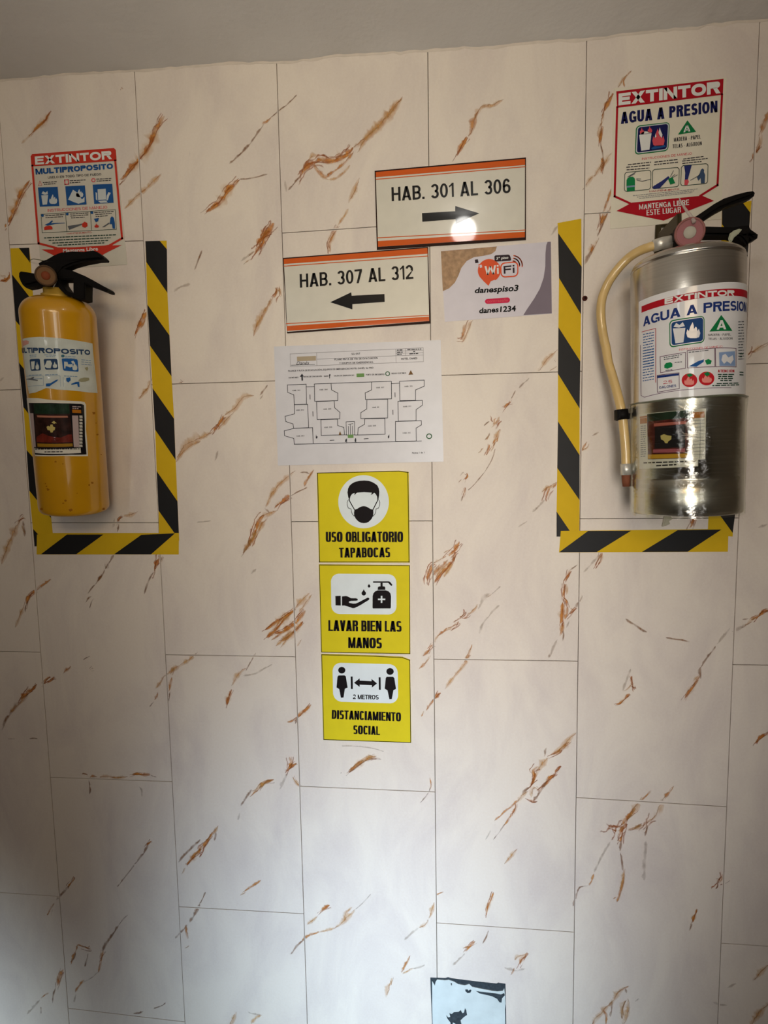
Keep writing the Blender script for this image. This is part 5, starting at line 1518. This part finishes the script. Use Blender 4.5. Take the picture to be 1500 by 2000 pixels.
prism('carry_handle', sub(k, [(940, 320), (1040, 310), (1240, 316), (1300, 306), (1345, 304), (1356, 330), (1408, 366), (1404, 392), (1368, 406), (1348, 384), (1338, 440), (1330, 440), (1280, 392), (1220, 376), (1040, 376), (940, 384)]), ys, 0.022, YBK, sr, bevel=0.003)
prism('film_scrap', sub(k, [(1222, 380), (1232, 345), (1262, 322), (1300, 310), (1318, 316), (1296, 344), (1262, 372), (1248, 400), (1228, 404)]), ys - 0.014, 0.003, ink('film_scrap', (196, 200, 176), .2, coat=.8, alpha=.75), sr)
gauge(sr, *k(954, 336), -0.140, 0.0195, ink('gauge_pink', (138, 70, 72), .45, coat=.2, coat_rough=.3), ink('gauge_pale_rim', (146, 98, 94), .35), ink('gauge_grey', (176, 172, 160), .25), depth=0.014)
tube('plastic_tie', [at(*k(x, y), yy) for x, y, yy in ((985, 262, -.15), (960, 220, -.14), (925, 175, -.13), (895, 125, -.125), (880, 95, -.12))], [.0028, .0022, .0018, .0014, .0006], ink('clear_tie', (206, 196, 190), .15, alpha=.55), sr, 8)
# bracket on the wall
BR = ink('bracket_dark', (74, 66, 48), .45, metal=.6)
prism('wall_bracket', sub(k, [(716, 285), (826, 272), (824, 470), (790, 505), (706, 510)]), -0.004, 0.006, BR, sr, hole=sub(k, [(752, 300), (778, 297), (776, 330), (752, 334)]))
prism('bracket_hook', sub(k, [(790, 285), (820, 280), (822, 400), (790, 405)]), -0.045, 0.085, BR, sr)
prism('bracket_hook', sub(k, [(745, 330), (775, 326), (775, 350), (745, 354)]), -0.012, 0.012, ink('bracket_highlight', (190, 182, 160), .3, metal=.6), sr)  # pale colour paints in the white highlight on the hook
# hose
HS = mat('beige_hose', (206, 176, 116), 0.3, noise_amt=.06, scale=30, coat=.6)
hy = [(716, 424, -.088), (668, 440, -.084), (618, 458, -.078), (565, 486, -.072), (520, 520, -.066), (474, 566, -.062), (430, 620, -.058), (390, 680, -.056), (360, 745, -.056), (342, 800, -.056), (334, 870, -.056), (336, 940, -.056), (344, 1010, -.056), (356, 1080, -.058), (372, 1150, -.060)]
pts = [at(*k(x, y), yy) for x, y, yy in hy]
k6 = K(1080, 680, 3.5714)
pts += [at(*k6(x, y), yy) for x, y, yy in ((385, 95, -.064), (407, 170, -.068), (432, 255, -.073), (452, 330, -.078), (472, 410, -.082), (486, 490, -.084), (496, 580, -.085), (503, 660, -.085), (508, 740, -.085), (509, 815, -.085))]
tube('hose', pts, 0.0068, HS, sr, 20, sub=4)
tube('hose_fitting', [at(*k(x, y), -.090) for x, y in ((700, 430), (760, 412), (835, 398), (880, 388))], [.0084, .0088, .0088, .0095], ink('fitting_chrome', (206, 204, 196), .3, metal=.5), sr, 20, sub=1)
tube('hose_collar', [at(*k(x, y), -.091) for x, y in ((826, 402), (842, 398))], .0115, YBK, sr, 20, sub=1)
tube('hose_ferrule', [at(*k6(x, y), -.085) for x, y in ((508, 806), (509, 884))], .0079, ink('fitting_chrome', (206, 204, 196)), sr, 20, sub=1)
tube('hose_nozzle_tip', [at(*k6(x, y), -.085) for x, y in ((509, 880), (510, 925), (511, 965))], [.0066, .0062, .0054], ink('nozzle_brown', (120, 72, 52), .5), sr, 16, sub=1)
a0 = Vector(at(*k6(478, 430), -.083)); a1 = Vector(at(*k6(484, 500), -.084))
tube('hose_strap', [a0, a1], .0098, YBK, sr, 18, sub=1)
prism('strap_clip', sub(k6, [(436, 432), (470, 428), (472, 496), (438, 502)]), -.083, 0.018, YBK, sr)
prism('strap_tab', sub(k6, [(500, 450), (536, 456), (530, 494), (500, 486)]), -.083, 0.010, YBK, sr)
# big side label
sf = CylSurf(sm, SR); sh = Sheet(sf, k, sr, 0.0003)
LBW = ink('bright_label', (224, 224, 226), .28, coat=.6)
A = sf.to2(*k(600, 820)); B = sf.to2(*k(1335, 690)); Cc = sf.to2(*k6(600, 385)); D = sf.to2(*k6(1250, 318))
sX = [A[0], B[0] + 0.03]
zt_ = (sf.to2(*k(900, 712))[1]); zb_ = sf.to2(*k6(900, 338))[1]
tl = A[1]; lb = Cc[1]
# edges in flat label coordinates (slight skew measured from the photo)
tr_ = sf.to2(*k(1250, 682)); sk = (tr_[1] - A[1]) / (tr_[0] - A[0]); br_ = sf.to2(*k6(1250, 319)); skb = (br_[1] - Cc[1]) / (br_[0] - Cc[0])
xr = B[0] + 0.03
sh.emit('side_label', [[(A[0], A[1]), (xr, A[1] + sk * (xr - A[0])), (xr, Cc[1] + skb * (xr - Cc[0])), (Cc[0], Cc[1])]], LBW, 0, label='white side label with crimson band')
c1 = sf.to2(*k(620, 852)); c2 = sf.to2(*k(620, 896)); c3 = sf.to2(*k(1250, 728)); c4 = sf.to2(*k(1250, 778))
s1 = (c3[1] - c1[1]) / (c3[0] - c1[0]); s2 = (c4[1] - c2[1]) / (c4[0] - c2[0])
sh.emit('crimson_band', [[c1, (xr - .004, c1[1] + s1 * (xr - .004 - c1[0])), (xr - .004, c2[1] + s2 * (xr - .004 - c2[0])), c2]], CRIM, 1)
sh.wraptext('lettering', 'EXTINTOR', (780, 838), (1262, 781), (780, 798), WHITE, 2, weight=.32, gap=.09, label='white letters reading EXTINTOR')
RB = ink('royal_blue_ink', (34, 54, 118), .35)
sh.wraptext('lettering', 'AGUA A PRESION', (632, 992), (1328, 888), (632, 928), RB, 2, weight=.235, gap=.08, u0=0, u1=.925, label='blue letters reading AGUA A PRESION')
sh.poly('pictogram_frame', sh.rrect([(812, 950), (1056, 916), (1056, 1104), (814, 1140)], 26), GREEN, 1)
sh.poly('pictogram_frame_gap', sh.rrect([(819, 957), (1050, 923), (1050, 1097), (821, 1132)], 22), LBW, 2)
sh.poly('pictogram_field', sh.rrect([(827, 964), (1046, 929), (1046, 1092), (829, 1124)], 18), ink('field_blue', (32, 68, 120), .35), 3)
sh.polys('pictogram_bin_and_flame', [bin_(838, 1006, 86, 104), flame(978, 1072, 96, 110), [(842, 996), (860, 968), (884, 982), (906, 962), (920, 990), (880, 1000)]], LBW, 4)
sh.poly('class_triangle', [(1172, 912), (1250, 1024), (1090, 1028)], GREEN, 1)
sh.text('lettering', 'A', (1140, 1014), (1206, 1012), (1202, 946), (1146, 950), WHITE, 2, bold=.05, label='white letter A')
sh.text('lettering', 'MADERA - PAPEL', (1083, 1058), (1240, 1056), (1240, 1040), (1083, 1043), TX, 1, bold=.01)
sh.text('lettering', 'TELAS - ALGODON', (1083, 1086), (1250, 1083), (1250, 1067), (1083, 1071), TX, 1, bold=.01)
sh.text('lettering', 'INSTRUCCIONES DE MANEJO', (880, 1160), (1180, 1138), (1180, 1124), (880, 1146), PINK, 1)
sh.lines('side_panel_frame', [[(622, 1030), (718, 1006), (718, 1280)]], 4, CRIM, 1)
sh.dashes('fine_print', [(630, 1048 + 19 * i, 706, 1032 + 19 * i) for i in range(13)], 6, B2, 1, 3)
sh.dashes('fine_print', [(1290, 960 + 20 * i, 1330, 958 + 20 * i) for i in range(14)], 7, GREY, 1, 13)
sh = Sheet(sf, k6, sr, 0.0003)
sh.dashes('fine_print', [(628, 20 + 19 * i, 706, 6 + 19 * i) for i in range(12)], 6, B2, 1, 23)
sh.lines('side_panel_frame', [[(612, -20), (616, 330), (640, 342), (760, 312), (900, 292), (1100, 278), (1240, 276)]], 3.5, ink('label_violet', (104, 70, 104), .4), 1)
sh.lines('side_panel_frame', [[(718, -40), (718, 238)]], 4, CRIM, 1)
for bx in ([(748, 60), (925, 30), (925, 140), (752, 172)], [(936, 18), (1126, 0), (1128, 130), (938, 138)], [(1132, 0), (1275, 2), (1275, 132), (1134, 130)]):
    sh.lines('instruction_frame', [bx], 4, ink('frame_plum', (92, 52, 82), .4), 1, closed=True)
sh.polys('pictogram_extinguisher', [[(778, 118), (790, 104), (820, 98), (834, 108), (834, 130), (800, 144), (778, 138)], [(1058, 86), (1084, 76), (1106, 88), (1100, 110), (1072, 116)]], GL, 2)
sh.polys('pictogram_spray', [[(946, 128), (1010, 92), (1052, 78), (1050, 96), (1000, 130)]], B2, 2)
sh.polys('pictogram_operator_field', [[(1156, 30), (1266, 22), (1268, 126), (1160, 124)]], ink('pale_blue_field', (132, 156, 196), .35), 2)
sh.polys('pictogram_operator', [[(1180, 50), (1200, 40), (1220, 66), (1250, 50), (1256, 80), (1236, 110), (1210, 92), (1190, 110), (1172, 84)]], LBW, 3)
sh.dashes('fine_print', [(775, 66, 905, 44), (775, 80, 880, 62), (946, 30, 1090, 14), (850, 100, 900, 96), (786, 156, 836, 150)], 6, GREY, 2, 31)
sh.lines('capacity_frame', [[(728, 190), (880, 172), (882, 282), (730, 308)]], 4, ink('frame_plum', (92, 52, 82)), 1, closed=True)
sh.poly('capacity_band', [(730, 193), (878, 176), (878, 190), (730, 210)], RB, 2)
sh.text('lettering', '2.5', (770, 252), (832, 243), (832, 221), (770, 229), CRIM, 2, bold=.02, label='crimson digits reading 2.5')
sh.text('lettering', 'GALONES', (742, 284), (860, 270), (860, 252), (742, 266), RB, 2, bold=.03)
for cx, cy in ((952, 224), (1070, 212)):
    sh.disc('warning_disc', cx, cy, 54, 48, ink('disc_red', (190, 30, 40), .35), 2)
sh.polys('warning_flame', [flame(950, 256, 70, 62), flame(1072, 240, 70, 62)], ink('disc_pink', (226, 140, 132), .35), 3)
sh.polys('warning_leaf', [[(930, 186), (960, 176), (978, 190), (950, 204)], [(1050, 176), (1078, 166), (1096, 182), (1070, 200)]], GREEN, 4)
sh.text('lettering', 'ATENCIÓN', (1148, 170), (1262, 170), (1262, 150), (1148, 150), CRIM, 2, bold=.04, label='crimson letters')
sh.dashes('fine_print', [(1148, 184, 1262, 184), (1152, 198, 1256, 198), (1150, 212, 1258, 212), (1165, 226, 1246, 226), (1140, 248, 1290, 244), (1110, 262, 1295, 256), (1298, 40, 1325, 40), (1298, 60, 1325, 60), (1298, 168, 1325, 170), (1298, 186, 1325, 188)], 8, DKG, 2, 17)
# inspection label under film
sh.poly('inspection_label', [(604, 462), (800, 442), (1068, 420), (1064, 600), (1062, 774), (1012, 778), (1012, 824), (900, 830), (604, 842)], ink('inspection_white', (212, 208, 196)), 0, label='small inspection label with a dark red picture')
sh.poly('picture_field', [(658, 462), (972, 430), (966, 600), (962, 766), (800, 772), (664, 776)], ink('label_maroon', (78, 28, 24), .3, noise_amt=.4, scale=90, coat=.4), 1)
sh.poly('picture_green_field', [(660, 460), (972, 430), (970, 484), (662, 512)], DGR, 2)
sh.poly('picture_dark_field', [(712, 552), (925, 530), (922, 690), (712, 700)], DB, 2)
sh.poly('picture_band', [(706, 526), (930, 508), (930, 528), (706, 546)], ink('label_red_band', (172, 96, 84), .3), 3)
sh.poly('picture_strip', [(664, 742), (948, 734), (948, 762), (664, 772)], ink('label_gold_bright', (186, 142, 36), .3), 3)
sh.poly('picture_band', [(700, 706), (840, 702), (920, 700), (920, 724), (700, 730)], ink('label_rose', (156, 82, 92), .3), 2)
sh.polys('emblem', [[(752, 610), (776, 600), (800, 608), (828, 612), (826, 636), (806, 650), (800, 664), (784, 662), (776, 646), (756, 636)]], ink('label_pale_gold', (188, 172, 104)), 4)
sh.polys('orange_box', [[(610, 490), (658, 484), (658, 524), (610, 528)], [(974, 448), (1056, 442), (1056, 484), (974, 490)]], ink('label_orange', (170, 104, 24)), 2)
sh.polys('orange_line', [[(608, 478), (658, 470), (658, 482), (608, 488)]], ink('label_orange', (170, 104, 24)), 2)
sh.dashes('fine_print', [(614, 545 + 15 * i, 650, 542 + 15 * i) for i in range(15)], 5, GREY, 2, 19)
sh.lines('date_grid', [[(976, 505 + 24 * i), (1054, 500 + 24 * i)] for i in range(11)] + [[(1026, 500), (1024, 770)]], 2.6, GREY, 2)
sh.dashes('fine_print', [(634, 800, 1004, 788), (722, 820, 862, 812)], 9, DB, 2, 41)
# clear film wound around the lower half
def film():
    m = bpy.data.materials.new('clear_film'); m.use_nodes = True; nt = m.node_tree; nt.nodes.clear()
    out = nt.nodes.new('ShaderNodeOutputMaterial'); mx = nt.nodes.new('ShaderNodeMixShader'); tb = nt.nodes.new('ShaderNodeBsdfTransparent'); gl = nt.nodes.new('ShaderNodeBsdfGlossy')
    tb.inputs[0].default_value = (0.93, 0.95, 0.91, 1); gl.inputs[0].default_value = (1, 1, 0.97, 1); gl.inputs['Roughness'].default_value = 0.09
    tc = nt.nodes.new('ShaderNodeTexCoord'); mp = nt.nodes.new('ShaderNodeMapping'); mp.inputs['Scale'].default_value = (18, 18, 70)
    nz = nt.nodes.new('ShaderNodeTexNoise'); nz.inputs['Scale'].default_value = 1.0; nz.inputs['Detail'].default_value = 5; nz.inputs['Distortion'].default_value = 1.2
    nt.links.new(tc.outputs['Object'], mp.inputs[0]); nt.links.new(mp.outputs[0], nz.inputs['Vector'])
    bp = nt.nodes.new('ShaderNodeBump'); bp.inputs['Strength'].default_value = 0.5; bp.inputs['Distance'].default_value = 0.004
    nt.links.new(nz.outputs[0], bp.inputs['Height']); nt.links.new(bp.outputs[0], gl.inputs['Normal'])
    lw = nt.nodes.new('ShaderNodeLayerWeight'); lw.inputs[0].default_value = 0.25
    mr = nt.nodes.new('ShaderNodeMapRange'); mr.inputs[3].default_value = 0.10; mr.inputs[4].default_value = 0.45
    nt.links.new(lw.outputs['Facing'], mr.inputs[0]); nt.links.new(mr.outputs[0], mx.inputs[0])
    nt.links.new(tb.outputs[0], mx.inputs[1]); nt.links.new(gl.outputs[0], mx.inputs[2]); nt.links.new(mx.outputs[0], out.inputs[0])
    return m
FILM = film(); zf0 = axis_z(sm, 1342, 1002); zf1 = axis_z(sm, 1345, 783)
V, F = [], []; NA, NZ = 96, 34
for j in range(NZ + 1):
    for i in range(NA):
        a = 2 * math.pi * i / NA; t = j / NZ; z = zf0 + (zf1 - zf0) * t
        rr = SR + 0.0022 + 0.0009 * noise.noise(Vector((math.cos(a) * 3, math.sin(a) * 3, z * 40))) + (0.0012 * (t - .85) / .15 if t > .85 else 0)
        V.append(sm @ Vector((rr * math.sin(a), -rr * math.cos(a), z + .002 * noise.noise(Vector((math.cos(a) * 2, math.sin(a) * 2, 5))))))
for j in range(NZ):
    for i in range(NA): F.append((j * NA + i, j * NA + (i + 1) % NA, (j + 1) * NA + (i + 1) % NA, (j + 1) * NA + i))
mesh_obj('clear_film_wrap', V, F, FILM, sr, smooth=True)
ring = []
for i in range(65):
    a = 2 * math.pi * i / 64
    ring.append(sm @ Vector(((SR + .0030) * math.sin(a), -(SR + .0030) * math.cos(a), zf1 - .0008 + .0012 * noise.noise(Vector((math.cos(a) * 3, math.sin(a) * 3, 2))))))
tube('film_edge_roll', ring, .0014, ink('film_edge', (112, 116, 96), .2, coat=.8, alpha=.6), sr, 8, sub=1, caps=False)
# twisted film end under the bottle
prism('film_tail', sub(k6, [(775, 1160), (812, 1165), (830, 1190), (806, 1205), (812, 1225), (784, 1238), (760, 1244), (768, 1210)]), -0.10, 0.008, ink('film_tail', (176, 172, 150), .2, coat=.8, alpha=.7, bump=.5, bscale=300), sr)
